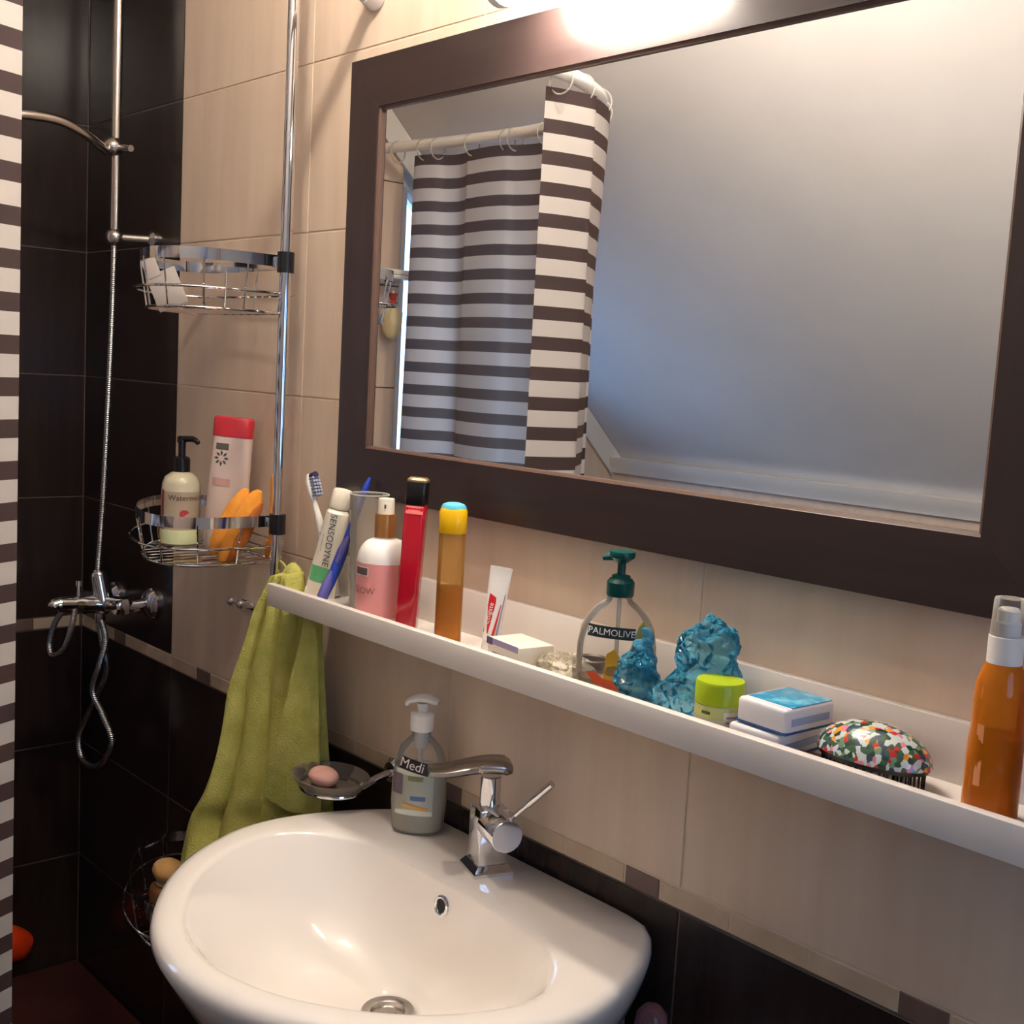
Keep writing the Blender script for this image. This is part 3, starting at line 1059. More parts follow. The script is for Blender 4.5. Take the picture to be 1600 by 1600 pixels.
mk('sponge_lobe', lobe(0.006, 0.062, 0.019, 0.066, 0.014), spm, t)
mk('sponge_lobe', lobe(-0.012, 0.060, 0.016, 0.060, 0.013), spm, t)
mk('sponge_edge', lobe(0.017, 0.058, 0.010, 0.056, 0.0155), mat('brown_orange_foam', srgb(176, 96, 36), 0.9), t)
t = thing('back_scrubber', 'orange scrubber handle showing just behind the chrome pole', 'scrubber', (-1.600, -0.040, ZB2))
mk('handle', tube(spline([(0, 0, 0.002), (0.001, 0, 0.05), (0.002, 0, 0.10), (0.003, 0, 0.135)], 5), [0.007] * 12 + [0.008, 0.008, 0.007, 0.003], 12), spm, t)
mk('pad', moved(box(-0.012, 0.012, -0.008, 0.008, 0.0, 0.03, 0.004), 0, 0, 0.0), spm, t)

# things in the low basket
t = thing('pumice_stone', 'light brown rounded sponge on top in the lowest basket', 'sponge', (-1.70, -0.150, -0.8405))
g = ball(0.034, 0.024, 0.0185)
mk('stone', moved(([(v[0] + 0.002 * noise.noise(Vector(v) * 80), v[1], v[2]) for v in g[0]], g[1]), 0, 0, 0.0188), mottled('tan_foam', srgb(186, 140, 84), srgb(200, 156, 100), rough=0.9, bump=0.4, rand=False, scale=(60, 60, 60)), t)
mk('stone_band', moved(lathe([(0.0, 0.0), (0.020, 0.0), (0.020, 0.002)], 16, False, False), 0, 0, 0.0), M['plastic_cream'], t)
t = thing('brown_sponge', 'dark brown sponge under the tan one in the lowest basket', 'sponge', (-1.695, -0.150, -0.9062))
mk('pad', box(-0.032, 0.032, -0.024, 0.024, 0.0, 0.0652, 0.012, 3), mottled('brown_foam', srgb(120, 76, 36), srgb(140, 92, 46), rough=0.9, rand=False, scale=(60, 60, 60)), t)
mk('scouring_side', box(-0.031, 0.031, -0.0265, -0.0235, 0.003, 0.030, 0.001), mat('dark_scourer', srgb(70, 50, 34), 0.95), t)
t = thing('red_razor', 'small red razor lying at the left of the lowest basket', 'razor', (-1.79, -0.115, -0.9062), rz=math.radians(-60))
mk('razor_handle', tube(spline([(-0.035, 0, 0.006), (0.0, 0, 0.012), (0.035, 0, 0.006)], 6), [0.006] * 9 + [0.005] * 4, 10), mat('dark_red_plastic', srgb(150, 34, 26), 0.35), t)
mk('razor_head', box(0.034, 0.044, -0.018, 0.018, 0.001, 0.012, 0.002), M['black'], t)

# ------------------------------------------------------------------ shower fittings
RX, RY = -2.149, -0.060
t = thing('shower_riser', 'satin chrome shower riser rail with brackets in the dark corner', 'shower rail', (RX, RY, 0.2))
o3 = lambda g: moved(g, -RX, -RY, -0.2)
mk('riser_tube', o3(cyl_between((RX, RY, 0.19), (RX, RY, 0.90), 0.0088, 20)), M['satin'], t)
for zz in (0.204, 0.885):
    mk('bracket_knob', o3(moved(ball(0.0165, 0.0165, 0.0165), RX, RY, zz)), M['satin'], t)
    mk('wall_bracket', o3(join(cyl_between((RX, RY, zz), (RX + 0.035, -0.002, zz), 0.0078, 16), moved(xf(lathe([(0.016, 0), (0.016, 0.006), (0.009, 0.012)], 20), rot_to((0, -1, 0))), RX + 0.035, -0.0003, zz))), M['satin'], t)
sl = mk('slider', o3(moved(ball(0.019, 0.019, 0.018), RX, RY - 0.006, 0.364)), M['satin'], t)
mk('slider_knob', o3(cyl_between((RX, RY, 0.364), (RX + 0.055, RY + 0.003, 0.357), 0.0058, 14)), M['satin'], sl)
t = thing('hand_shower', 'chrome hand shower held on the riser slider', 'hand shower', (-2.13, -0.082, 0.361))
o4 = lambda g: moved(g, 2.13, 0.082, -0.361)
mk('shower_handle', o4(tube(spline([(-2.140, -0.082, 0.352), (-2.130, -0.100, 0.359), (-2.115, -0.135, 0.373), (-2.105, -0.18, 0.384), (-2.10, -0.23, 0.384), (-2.10, -0.28, 0.378)], 6), [0.007] * 5 + [0.0085] * 26, 14)), M['satin'], t)
mk('shower_head', o4(xf(lathe([(0.010, 0.0), (0.030, -0.012), (0.040, -0.024), (0.040, -0.030), (0.0, -0.030)], 28, True, False), Matrix.Translation((-2.10, -0.31, 0.385)) @ Matrix.Rotation(math.radians(-20), 4, 'X'))), M['chrome'], t)
t = thing('shower_mixer', 'chrome bath mixer on the dark tiled wall with round wall flange', 'mixer tap', (-2.19, -0.07, -0.48))
o5 = lambda g: moved(g, 2.19, 0.07, 0.48)
mk('mixer_body', o5(tube(spline([(-2.268, -0.058, -0.488), (-2.255, -0.058, -0.486), (-2.16, -0.058, -0.478), (-2.09, -0.058, -0.471), (-2.077, -0.058, -0.470)], 4), [0.004, 0.010, 0.014, 0.0155] + [0.0165] * 9 + [0.0155, 0.014, 0.010, 0.004], 28)), M['chrome'], t)
mk('bath_spout', o5(tube(spline([(-2.160, -0.060, -0.480), (-2.162, -0.10, -0.476), (-2.164, -0.140, -0.473), (-2.165, -0.156, -0.475), (-2.165, -0.160, -0.480)], 5), [0.019] * 3 + [0.017] * 4 + [0.0145] * 6 + [0.0135] * 5 + [0.012, 0.009, 0.004], 18)), M['chrome'], t)
for xx, zz in ((-2.088, -0.471), (-2.255, -0.487)):
    mk('wall_flange', o5(xf(lathe([(0.030, 0.0), (0.030, 0.006), (0.024, 0.014), (0.014, 0.018)], 28), Matrix.Translation((xx, -0.0003, zz)) @ rot_to((0, -1, 0)))), M['chrome'], t)
    mk('inlet', o5(cyl_between((xx, -0.015, zz), (xx - 0.003, -0.075, zz - 0.002), 0.0125, 20)), M['chrome'], t)
mk('cartridge_dome', o5(join(cyl_between((-2.160, -0.066, -0.478), (-2.165, -0.074, -0.425), 0.0205, 24, 0.0155), moved(ball(0.0155, 0.0155, 0.014), -2.165, -0.074, -0.425))), M['chrome'], t)
mk('diverter_pin', o5(join(cyl_between((-2.160, -0.115, -0.470), (-2.160, -0.115, -0.434), 0.0032, 12), cyl_between((-2.160, -0.115, -0.440), (-2.160, -0.115, -0.430), 0.006, 12))), M['chrome'], t)
mk('hose_outlet', o5(cyl_between((-2.165, -0.070, -0.490), (-2.165, -0.070, -0.512), 0.009, 16)), M['chrome'], t)
hm = mat('ribbed_hose_steel', (0.42, 0.40, 0.38, 1), 0.28, metal=1.0)
nt, N, L, p = nodes(hm)
tc = N.new('ShaderNodeTexCoord')
wv = N.new('ShaderNodeTexWave')
wv.bands_direction = 'Z'
wv.inputs['Scale'].default_value = 90
L.new(tc.outputs['Object'], wv.inputs['Vector'])
bp = N.new('ShaderNodeBump')
bp.inputs['Strength'].default_value = 0.6
bp.inputs['Distance'].default_value = 0.001
L.new(wv.outputs['Fac'], bp.inputs['Height'])
L.new(bp.outputs['Normal'], p.inputs['Normal'])
t = thing('shower_hose', 'long metal shower hose hanging in twisted loops below the mixer', 'hose', (-2.16, -0.07, -0.8))
o6 = lambda g: moved(g, 2.16, 0.07, 0.8)
mk('hose_riser', o6(tube(spline([(-2.149, -0.061, 0.196), (-2.152, -0.062, 0.05), (-2.158, -0.066, -0.15), (-2.163, -0.070, -0.30), (-2.165, -0.076, -0.412)], 8), 0.0052, 10)), hm, t)
mk('hose_twist', o6(tube(spline([(-2.172, -0.072, -0.500), (-2.150, -0.070, -0.555), (-2.160, -0.058, -0.612), (-2.186, -0.066, -0.666), (-2.222, -0.07, -0.716), (-2.258, -0.07, -0.765), (-2.236, -0.07, -0.806), (-2.16, -0.07, -0.795), (-2.114, -0.065, -0.737), (-2.140, -0.072, -0.690), (-2.165, -0.082, -0.646), (-2.142, -0.080, -0.591), (-2.140, -0.07, -0.545), (-2.163, -0.070, -0.508)], 8), 0.0062, 10)), hm, t)
mk('hose_loop', o6(tube(spline([(-2.168, -0.130, -0.478), (-2.190, -0.145, -0.51), (-2.205, -0.15, -0.555), (-2.190, -0.15, -0.575), (-2.160, -0.14, -0.555), (-2.150, -0.13, -0.51), (-2.156, -0.122, -0.478)], 8), 0.0055, 10)), hm, t)
t = thing('robe_hook', 'small chrome double hook on the beige tiles left of towel', 'hook', (-1.735, 0, -0.408))
mk('hook_plate', box(-0.02, 0.02, -0.004, -0.0003, -0.007, 0.007, 0.0015), M['chrome'], t)
for sx in (-0.016, 0.016):
    mk('hook_peg', join(cyl_between((sx, -0.003, 0), (sx, -0.022, 0.004), 0.004, 12), moved(ball(0.0075, 0.0075, 0.0075, 14, 10), sx, -0.024, 0.005)), M['chrome'], t)

# orange scrubber hung on the left wall beside the curtain edge
t = thing('bath_scrubber', 'bright orange scrubber on the dark wall beside the striped curtain edge', 'scrubber', (XL, -0.150, -1.245))
om = mat('orange_plastic', srgb(226, 62, 14), 0.4)
g = ball(0.040, 0.052, 0.040, 24, 16)
g = ([(abs(v[0]) * 0.95 + 0.0005 if v[0] > 0 else 0.0005, v[1] * (1 + 0.12 * math.sin(v[2] * 70)), v[2] + 0.007 * math.cos(v[1] * 60)) for v in g[0]], g[1])
mk('scrubber_pad', g, om, t)
mk('suction_cup', xf(lathe([(0.014, 0.0003), (0.012, 0.004), (0.004, 0.010)], 20), Matrix.Translation((0, -0.03, 0.055)) @ rot_to((1, 0, 0))), M['clear_ring'], t)
mk('hanging_loop', tube(spline([(0.008, -0.03, 0.056), (0.016, -0.03, 0.045), (0.014, -0.025, 0.035)], 4), 0.002, 8), om, t)

# ------------------------------------------------------------------ towel
TW = [((-1.542, -0.05, -0.318), (-1.494, -0.05, -0.31)), ((-1.559, -0.060, -0.352), (-1.488, -0.05, -0.337)), ((-1.582, -0.068, -0.39), (-1.45, -0.047, -0.366)), ((-1.599, -0.076, -0.443), (-1.444, -0.046, -0.413)), ((-1.618, -0.088, -0.506), (-1.436, -0.045, -0.469)), ((-1.614, -0.1, -0.554), (-1.428, -0.045, -0.515)), ((-1.615, -0.115, -0.613), (-1.418, -0.045, -0.57)), ((-1.623, -0.13, -0.669), (-1.406, -0.045, -0.62)), ((-1.647, -0.14, -0.716), (-1.4, -0.045, -0.656)), ((-1.641, -0.155, -0.767), (-1.389, -0.05, -0.705)), ((-1.63, -0.165, -0.802), (-1.387, -0.05, -0.743)), ((-1.658, -0.17, -0.853), (-1.384, -0.05, -0.781)), ((-1.659, -0.175, -0.894), (-1.382, -0.05, -0.819))]
TL = spline([a for a, b in TW], 5)
TR = spline([b for a, b in TW], 5)
front_r, back_r = [], []
nu = 44
for k, (a, b) in enumerate(zip(TL, TR)):
    v = k / (len(TL) - 1)
    d = b - a
    nrm = Vector((d.y, -d.x, 0)).normalized()
    fr, bk = [], []
    for i in range(nu + 1):
        u = i / nu
        fold = abs(math.sin(PI * (u * 3.7 + 0.10 * math.sin(5 * v) + 0.04 * u * v)))
        fold = fold ** 0.62
        amp = 0.016 + 0.012 * v
        q = a + d * u + nrm * (0.012 + amp * fold + 0.0025 * noise.noise(Vector((u * 6, v * 9, 0.3))))
        if k == 0:
            q = a + d * u + nrm * 0.008
        edgef = min(1, min(u, 1 - u) * 9)
        q0 = a + d * u
        q = q0 + (q - q0) * (0.25 + 0.75 * edgef)
        fr.append(tuple(q))
        bk.append(tuple(q0 - nrm * 0.002))
    front_r.append(fr + list(reversed(bk)))
t = thing('hand_towel', 'green terry towel hanging from the caddy pole beside the basin', 'towel', (-1.53, -0.05, -0.31))
o7 = lambda g: moved(g, 1.53, 0.05, 0.31)
mk('towel_drape', o7(loft(front_r)), M['towel'], t, angle=80)
FL = [((-1.461, -0.066, -0.362), (-1.452, -0.058, -0.362)), ((-1.446, -0.085, -0.400), (-1.437, -0.060, -0.400)), ((-1.445, -0.098, -0.455), (-1.428, -0.062, -0.456)), ((-1.450, -0.105, -0.512), (-1.416, -0.063, -0.511)), ((-1.462, -0.110, -0.572), (-1.408, -0.063, -0.565)), ((-1.478, -0.114, -0.628), (-1.398, -0.062, -0.642))]
FLa, FLb = spline([a for a, b in FL], 5), spline([b for a, b in FL], 5)
rg = []
for k, (a, b) in enumerate(zip(FLa, FLb)):
    v = k / (len(FLa) - 1)
    d = b - a
    nrm = Vector((d.y, -d.x, 0)).normalized()
    fr, bk = [], []
    for i in range(17):
        u = i / 16
        q = a + d * u + nrm * (0.010 + 0.004 * math.sin(PI * u) + 0.002 * noise.noise(Vector((u * 5, v * 6, 2))))
        q.z -= 0.012 * math.sin(PI * u) * v
        fr.append(tuple(q))
        bk.append(tuple(q - nrm * 0.006))
    rg.append(fr + list(reversed(bk)))
mk('towel_flap', o7(loft(rg)), M['towel'], t, angle=80)
tp = []
for k in range(11):
    s = k / 10
    w = 0.030 * math.sqrt(max(0.0, 1 - (s * 0.985) ** 2))
    tp.append([(-1.515 + w * 1.05 * math.cos(2 * PI * i / 24), -0.054 + 0.6 * w * math.sin(2 * PI * i / 24) * (1 + 0.12 * math.cos(5 * 2 * PI * i / 24)), -0.360 + 0.060 * s) for i in range(24)])
mk('towel_top', o7(loft(tp)), M['towel'], t, angle=80)
mk('towel_loop', o7(tube(spline([(-1.535, -0.052, -0.315), (-1.543, -0.054, -0.306), (-1.552, -0.056, -0.302)], 4), 0.0018, 6)), M['towel'], t)

# ------------------------------------------------------------------ glass soap dish and soap
DC = (-1.346, -0.088, -0.578)
t = thing('soap_dish', 'smoked glass wall soap dish on a chrome holder left of basin', 'soap dish', DC, rz=math.radians(0))
mk('dish', loft([[(rx * math.cos(2 * PI * i / 40), ry * math.sin(2 * PI * i / 40), z) for i in range(40)] for rx, ry, z in ((0.034, 0.026, -0.014), (0.045, 0.036, -0.012), (0.057, 0.046, 0.0), (0.062, 0.050, 0.008), (0.060, 0.048, 0.008), (0.054, 0.043, 0.001), (0.043, 0.034, -0.0095), (0.0, 0.0, -0.0105))], True, False), M['glass_grey'], t)
mk('holder_ring', moved(xf(torus(1.0, 0.05, 36, 8), Matrix.Diagonal((0.050, 0.040, 0.06, 1))), 0, 0, -0.0085), M['chrome'], t)
mk('holder_arm', tube([(0.030, 0.030, -0.008), (0.034, 0.055, 0.002), (0.036, 0.0865, 0.008)], 0.006, 12), M['chrome'], t)
mk('wall_plate', xf(lathe([(0.019, 0), (0.019, 0.008), (0.014, 0.013)], 28), Matrix.Translation((0.036, 0.0877, 0.008)) @ rot_to((0, -1, 0))), M['chrome'], t)
o = mk('soap_bar', moved(ball(0.026, 0.019, 0.0135, 28, 16), 0, 0, 0.0135), mat('pink_soap', srgb(232, 178, 162), 0.4, sss=0.2))
o.location = (DC[0] - 0.010, DC[1] - 0.005, DC[2] - 0.0098)
tag(o, 'pale pink oval soap bar lying in the glass dish', 'soap')

# ------------------------------------------------------------------ liquid soap on the basin
t = thing('soap_dispenser', 'clear liquid soap dispenser with white pump standing on the basin deck', 'soap dispenser', (-1.193, -0.052, BZ + 0.0003), rz=math.radians(40))
B = Body([(0, 0.030, 0.020, 2.4), (0.004, 0.034, 0.0235, 2.4), (0.04, 0.0365, 0.0255, 2.4), (0.075, 0.0355, 0.0245, 2.4), (0.098, 0.033, 0.022, 2.3), (0.114, 0.027, 0.018, 2.2), (0.124, 0.018, 0.014, 2), (0.128, 0.0125, 0.0125, 2), (0.138, 0.0125, 0.0125, 2)])
mk('bottle_shell', B.mesh(44, True, False), M['clear'], t)
Bi = Body([(0.0025, 0.029, 0.019, 2.4), (0.006, 0.0328, 0.0223, 2.4), (0.04, 0.0352, 0.0242, 2.4), (0.075, 0.0342, 0.0232, 2.4), (0.088, 0.0328, 0.0218, 2.35)])
mk('liquid_soap', Bi.mesh(44), clear('milky_soap', (0.96, 0.96, 0.92, 1), srgb(226, 224, 204), 0.55, 0.2), t)
mk('label', flat_on(quad(0.050, 0.060, 12), B, -0.002, 0.058), mat('pale_green_label', srgb(206, 208, 192), 0.4), t)
mk('label_band', flat_on(quad(0.040, 0.016, 10), B, -0.002, 0.093, 0.001, math.radians(-12)), mat('black_label_band', srgb(36, 30, 36), 0.4), t)
mk('label_text', flat_on(text2d('Medi', 0.017), B, -0.006, 0.094, 0.0014, math.radians(-12)), M['plastic_white'], t)
mk('label_side', flat_on(quad(0.014, 0.026, 6), B, -0.025, 0.068, 0.001), mat('mauve_label', srgb(96, 80, 92), 0.4), t)
mk('label_crest', flat_on(quad(0.020, 0.006, 6), B, 0.000, 0.077, 0.001), mat('olive_label', srgb(120, 116, 76), 0.4), t)
mk('label_logo', flat_on(quad(0.020, 0.005, 6), B, 0.004, 0.051, 0.001), mat('blue_label', srgb(70, 92, 150), 0.4), t)
mk('label_foot', flat_on(quad(0.034, 0.004, 8), B, 0.0, 0.039, 0.001, math.radians(-8)), mat('orange_label', srgb(214, 150, 70), 0.4), t)
mk('pump_collar', lathe([(0.0150, 0.136), (0.0155, 0.140), (0.0155, 0.158), (0.013, 0.161)], 28), M['plastic_white'], t)
mk('pump_head', join(lathe([(0.0075, 0.159), (0.0075, 0.172)], 18), tube(spline([(0.020, 0.0, 0.174), (0.008, 0, 0.178), (-0.006, 0, 0.178), (-0.019, 0, 0.173), (-0.0215, 0, 0.167)], 4), [0.006, 0.0075, 0.0085, 0.009, 0.0095, 0.0095, 0.0095, 0.009, 0.0085, 0.008, 0.0075, 0.007, 0.006, 0.0055, 0.005, 0.0045, 0.004], 14, True, 0.62)), M['plastic_white'], t)
mk('pump_valve', lathe([(0.0085, 0.112), (0.0095, 0.118), (0.009, 0.136)], 18), M['plastic_white'], t)
mk('dip_tube', cyl_between((0, 0, 0.01), (0, 0, 0.113), 0.003, 10), M['plastic_white'], t)

# mop handle beside the cabinet
t = thing('mop', 'mop with translucent pinkish knob standing right of the white cabinet', 'mop', (-0.775, -0.052, ZF))
mk('mop_pole', cyl_between((0, 0, 0.02), (0, 0, 0.765), 0.011, 16), mat('mauve_pole', srgb(120, 92, 100), 0.4), t)
mk('mop_knob', lathe([(0.012, 0.742), (0.017, 0.75), (0.0185, 0.77), (0.0165, 0.786), (0.010, 0.794), (0.003, 0.796)], 24), clear('pink_clear_plastic', (0.85, 0.66, 0.68, 1), srgb(170, 122, 128), 0.4, 0.15), t)
mk('mop_head', box(-0.05, 0.05, -0.04, 0.04, 0.0, 0.03, 0.008), mat('grey_mop', srgb(150, 150, 152), 0.9), t)

# ================================================================== things on the shelf
ZS = ZSH + 0.0003

# --- clear tumbler
t = thing('tumbler', 'clear ribbed plastic tumbler behind the pink lotion bottle', 'cup', (-1.334, -0.050, ZS))
pr = [(0.0215, 0.0), (0.0225, 0.002)]
for k in range(1, 12):
    z = 0.012 * k
    pr.append((0.0228 + 0.0022 * k / 11 + (0.0007 if k % 2 else -0.0004), z))
pr += [(0.0258, 0.140), (0.0268, 0.146), (0.0268, 0.160), (0.0262, 0.164), (0.0250, 0.164), (0.0245, 0.146), (0.0222, 0.06), (0.0208, 0.004), (0.0, 0.003)]
mk('tumbler_wall', lathe(pr, 36, True, False), M['clear'], t)
mk('tumbler_rim', moved(torus(0.0265, 0.0012, 36, 8), 0, 0, 0.163), M['clear_ring'], t)
mk('tumbler_foot', moved(torus(0.0215, 0.0014, 36, 8), 0, 0, 0.0014), M['clear_ring'], t)

# --- toothpaste tube standing on its crimp, cap up
t = thing('toothpaste_tube', 'white Sensodyne toothpaste tube with green band and white cap, leaning'.replace('Sensodyne ', 'sensitive '), 'toothpaste', (-1.447, -0.052, ZS), rz=math.radians(35), ry=math.radians(11))
sec = []
for k in range(13):
    s = k / 12
    z = 0.128 * s
    rx = 0.0235 - 0.0070 * s ** 1.2
    ry = 0.0012 + 0.0155 * s ** 0.8
    sec.append((z, rx, min(ry, rx), 2.0))
sec += [(0.133, 0.013, 0.013, 2), (0.135, 0.009, 0.009, 2)]
B = Body(sec)
mk('tube_body', B.mesh(36), M['plastic_cream'], t)
mk('tube_crimp', box(-0.0235, 0.0235, -0.0014, 0.0014, 0.0, 0.010, 0.0005), M['plastic_cream'], t)
mk('green_band', flat_on(quad(0.040, 0.024, 12), B, 0.0, 0.034, 0.0005), mat('mint_green_print', srgb(96, 178, 122), 0.4), t)
tx = text2d('SENSODYNE', 0.0135, 1.05)
mk('tube_text', flat_on(tx, B, 0.001, 0.088, 0.0011, -PI / 2), mat('slate_ink', srgb(70, 74, 92), 0.5), t)
mk('tube_line', flat_on(quad(0.026, 0.0006, 4), B, -0.010, 0.082, 0.0011, PI / 2), mat('slate_line', srgb(110, 112, 124), 0.5), t)
mk('tube_cap', lathe([(0.0140, 0.1345), (0.0148, 0.137), (0.0138, 0.160), (0.0125, 0.162), (0.0118, 0.1605), (0.0, 0.1605)], 32, True, False), M['plastic_cream'], t)


def tooth_brush(name, label, base, top, handle_mat, grip_mat, head_end):
    """brush lying along base->top; head_end: bristle head is at the top"""
    a, b = Vector(base), Vector(top)
    L = (b - a).length
    t = thing(name, label, 'toothbrush', base)
    rot = rot_to(b - a)
    n = 18
    rad = []
    pts = []
    for k in range(n + 1):
        s = k / n
        pts.append((0, 0.002 * math.sin(s * 5), L * s))
        if head_end:
            r = 0.0068 if s < 0.55 else (0.0068 - 0.0030 * (s - 0.55) / 0.2 if s < 0.75 else 0.0036)
            if s > 0.80:
                r = 0.0068
            if s > 0.98:
                r = 0.003
        else:
            r = 0.0068 - 0.0012 * math.cos(s * 9) if s < 0.5 else 0.0054 - 0.0018 * (s - 0.5)
            if s in (0.0, 1.0):
                r *= 0.5
        rad.append(r)
    mk('brush_handle', xf(tube(pts, rad, 12), rot), handle_mat, t)
    g = tube([(0.0024, -0.001, L * s) for s in (0.30, 0.36, 0.45, 0.52, 0.56)], [0.002, 0.0047, 0.0052, 0.0042, 0.002], 12)
    mk('grip', xf(g, rot), grip_mat, t)
    return t, rot, L


pur = mat('violet_plastic', srgb(84, 76, 168), 0.4)
blu = mat('blue_plastic', srgb(36, 62, 160), 0.35)
pbl = mat('periwinkle_plastic', srgb(96, 92, 160), 0.4)
t, rot, L = tooth_brush('toothbrush', 'white toothbrush with violet grip and grey bristles, left of the toothpaste tube', (-1.437, -0.030, ZS), (-1.502, -0.040, -0.166), M['plastic_white'], pur, True)
br = []
for r in range(6):
    for c in range(3):
        br.append(cyl_between((0.004, -0.0045 + 0.0045 * c, L * 0.82 + 0.0050 * r), (0.0155, -0.0045 + 0.0045 * c, L * 0.82 + 0.0050 * r), 0.0021, 6))
o = mk('bristles', xf(join(*br), rot), mat('grey_bristles', srgb(150, 156, 176), 0.8), t)
o['kind'] = 'stuff'
o = mk('bristle_tip', xf(cyl_between((0.004, 0, L * 0.975), (0.0155, 0, L * 0.975), 0.0052, 10), rot), mat('navy_bristles', srgb(48, 34, 74), 0.8), t)
t, rot, L = tooth_brush('toothbrush', 'blue toothbrush leaning across the front of the toothpaste tube', (-1.382, -0.094, ZS), (-1.366, -0.026, -0.158), blu, pbl, False)
mk('brush_thumb_rest', xf(tube([(0.001, -0.003, L * s) for s in (0.02, 0.08, 0.18, 0.28)], [0.004, 0.0072, 0.0068, 0.003], 12), rot), pbl, t)

# --- pink and white lotion bottle
t = thing('lotion_bottle', 'white lotion bottle with pink label and copper collar', 'bottle', (-1.264, -0.0725, ZS))
prof = [(0.0330, 0), (0.0355, 0.003), (0.0355, 0.083)] + arc_profile(0.0355, 0.083, 0.0135, 0.113, 8) + [(0.0135, 0.117)]
mk('bottle_body', lathe(prof, 48), M['plastic_white'], t)
B = Body([(0, 0.0355, 0.0355, 2), (0.12, 0.0355, 0.0355, 2)])
ac = math.radians(-45)
mk('label', B.patch(ac - 1.5, ac + 0.72, 0.013, 0.083, 0.0004, 24), mat('pink_label', srgb(226, 150, 146), 0.35), t)
mk('label_side', B.patch(ac + 0.72, ac + 1.45, 0.013, 0.083, 0.0004, 10), mat('rose_label', srgb(172, 98, 92), 0.35), t)
mk('label_badge', B.patch(ac - 1.12, ac - 0.42, 0.0665, 0.0785, 0.0008, 8), M['plastic_white'], t)
mk('badge_panel', B.patch(ac - 1.08, ac - 0.46, 0.0678, 0.0772, 0.0011, 8), mat('taupe_ink', srgb(98, 78, 76), 0.5), t)
mk('label_text', B.wrap(text2d('GLOW', 0.0125), ac - 0.68, 0.047, 0.0008), mat('faded_rose_ink', srgb(160, 104, 100), 0.5), t)
mk('side_mark', B.patch(ac + 0.82, ac + 1.3, 0.047, 0.051, 0.0008, 6), mat('dark_rose_ink', srgb(70, 40, 42), 0.5), t)
mk('copper_collar', lathe([(0.0142, 0.115), (0.0142, 0.144), (0.0138, 0.146), (0.0100, 0.146)], 36), mat('copper', srgb(186, 132, 78), 0.3, metal=0.7), t, label='copper collar')
mk('spray_cap', lathe([(0.0108, 0.146), (0.0108, 0.164), (0.0103, 0.166), (0.0, 0.166)], 32, True, False), M['plastic_cream'], t)
mk('nozzle', box(-0.0015, 0.0015, -0.0006, 0.0006, 0, 0.005), mat('nozzle_brown', srgb(110, 70, 40), 0.5), t).location = (0.0077, -0.0077, 0.154)

# --- red flat bottle with black cap
t = thing('red_tube', 'slim glossy red bottle with black cap between lotion and amber bottles', 'bottle', (-1.203, -0.078, ZS), rz=math.radians(42), ry=math.radians(2.2))
B = Body([(0, 0.0125, 0.0125, 5), (0.002, 0.0138, 0.0135, 5), (0.10, 0.0138, 0.0135, 5), (0.150, 0.0140, 0.013, 5), (0.162, 0.0140, 0.0125, 4.5), (0.168, 0.0135, 0.010, 4)])
mk('bottle_body', B.mesh(44), mat('glossy_red', srgb(186, 22, 44), 0.22, coat=0.4), t)
mk('bottle_lip', flat_on(quad(0.022, 0.010, 6), B, 0, 0.160, 0.0006), mat('salmon_gloss', srgb(236, 120, 116), 0.25), t)
C2 = Body([(0.166, 0.0132, 0.0115, 4.5), (0.168, 0.0138, 0.0122, 4.5), (0.193, 0.0138, 0.0122, 4.5), (0.1955, 0.0132, 0.0115, 4.5)])
mk('cap', C2.mesh(40), M['black'], t, label='glossy black cap')
C3 = Body([(0.1955, 0.0136, 0.0120, 4), (0.198, 0.0136, 0.0120, 4), (0.2005, 0.011, 0.0095, 3.5)])
mk('cap_top', C3.mesh(40), mat('dull_gold', srgb(150, 128, 96), 0.3, metal=0.5), t, label='dull gold cap top')

# --- amber bottle with yellow cap
t = thing('amber_bottle', 'clear tall bottle of amber liquid with yellow and sky-blue cap', 'bottle', (-1.128, -0.070, ZS), rz=math.radians(42))
B = Body([(0, 0.0150, 0.0125, 3), (0.003, 0.0165, 0.0140, 3), (0.08, 0.0165, 0.0140, 3), (0.138, 0.0163, 0.0138, 3), (0.143, 0.013, 0.011, 3)])
mk('bottle_shell', B.mesh(44), clear('amber_tinted_plastic', (0.97, 0.82, 0.55, 1), srgb(222, 168, 92), 0.18, 0.08), t)
Bi = Body([(0.0015, 0.0140, 0.0115, 3), (0.004, 0.0155, 0.0130, 3), (0.072, 0.0155, 0.0130, 3)])
mk('amber_liquid', Bi.mesh(44), clear('amber_liquid', (0.96, 0.66, 0.18, 1), srgb(236, 160, 36), 0.5, 0.15), t)
Bc = Body([(0.139, 0.0165, 0.0150, 2.4), (0.141, 0.0172, 0.0158, 2.4), (0.166, 0.0172, 0.0158, 2.4), (0.170, 0.0155, 0.0140, 2.2)])
mk('cap', Bc.mesh(40), mat('yellow_plastic', srgb(240, 186, 16), 0.3), t, label='yellow cap')
mk('cap_top', loft([[(0.0158 * f * math.cos(2 * PI * i / 32), 0.0145 * f * math.sin(2 * PI * i / 32), z) for i in range(32)] for f, z in ((1.0, 0.1685), (1.0, 0.171), (0.85, 0.1745), (0.5, 0.1765), (0.15, 0.177))]), mat('sky_blue_plastic', srgb(96, 190, 216), 0.35), t, label='sky-blue cap top')

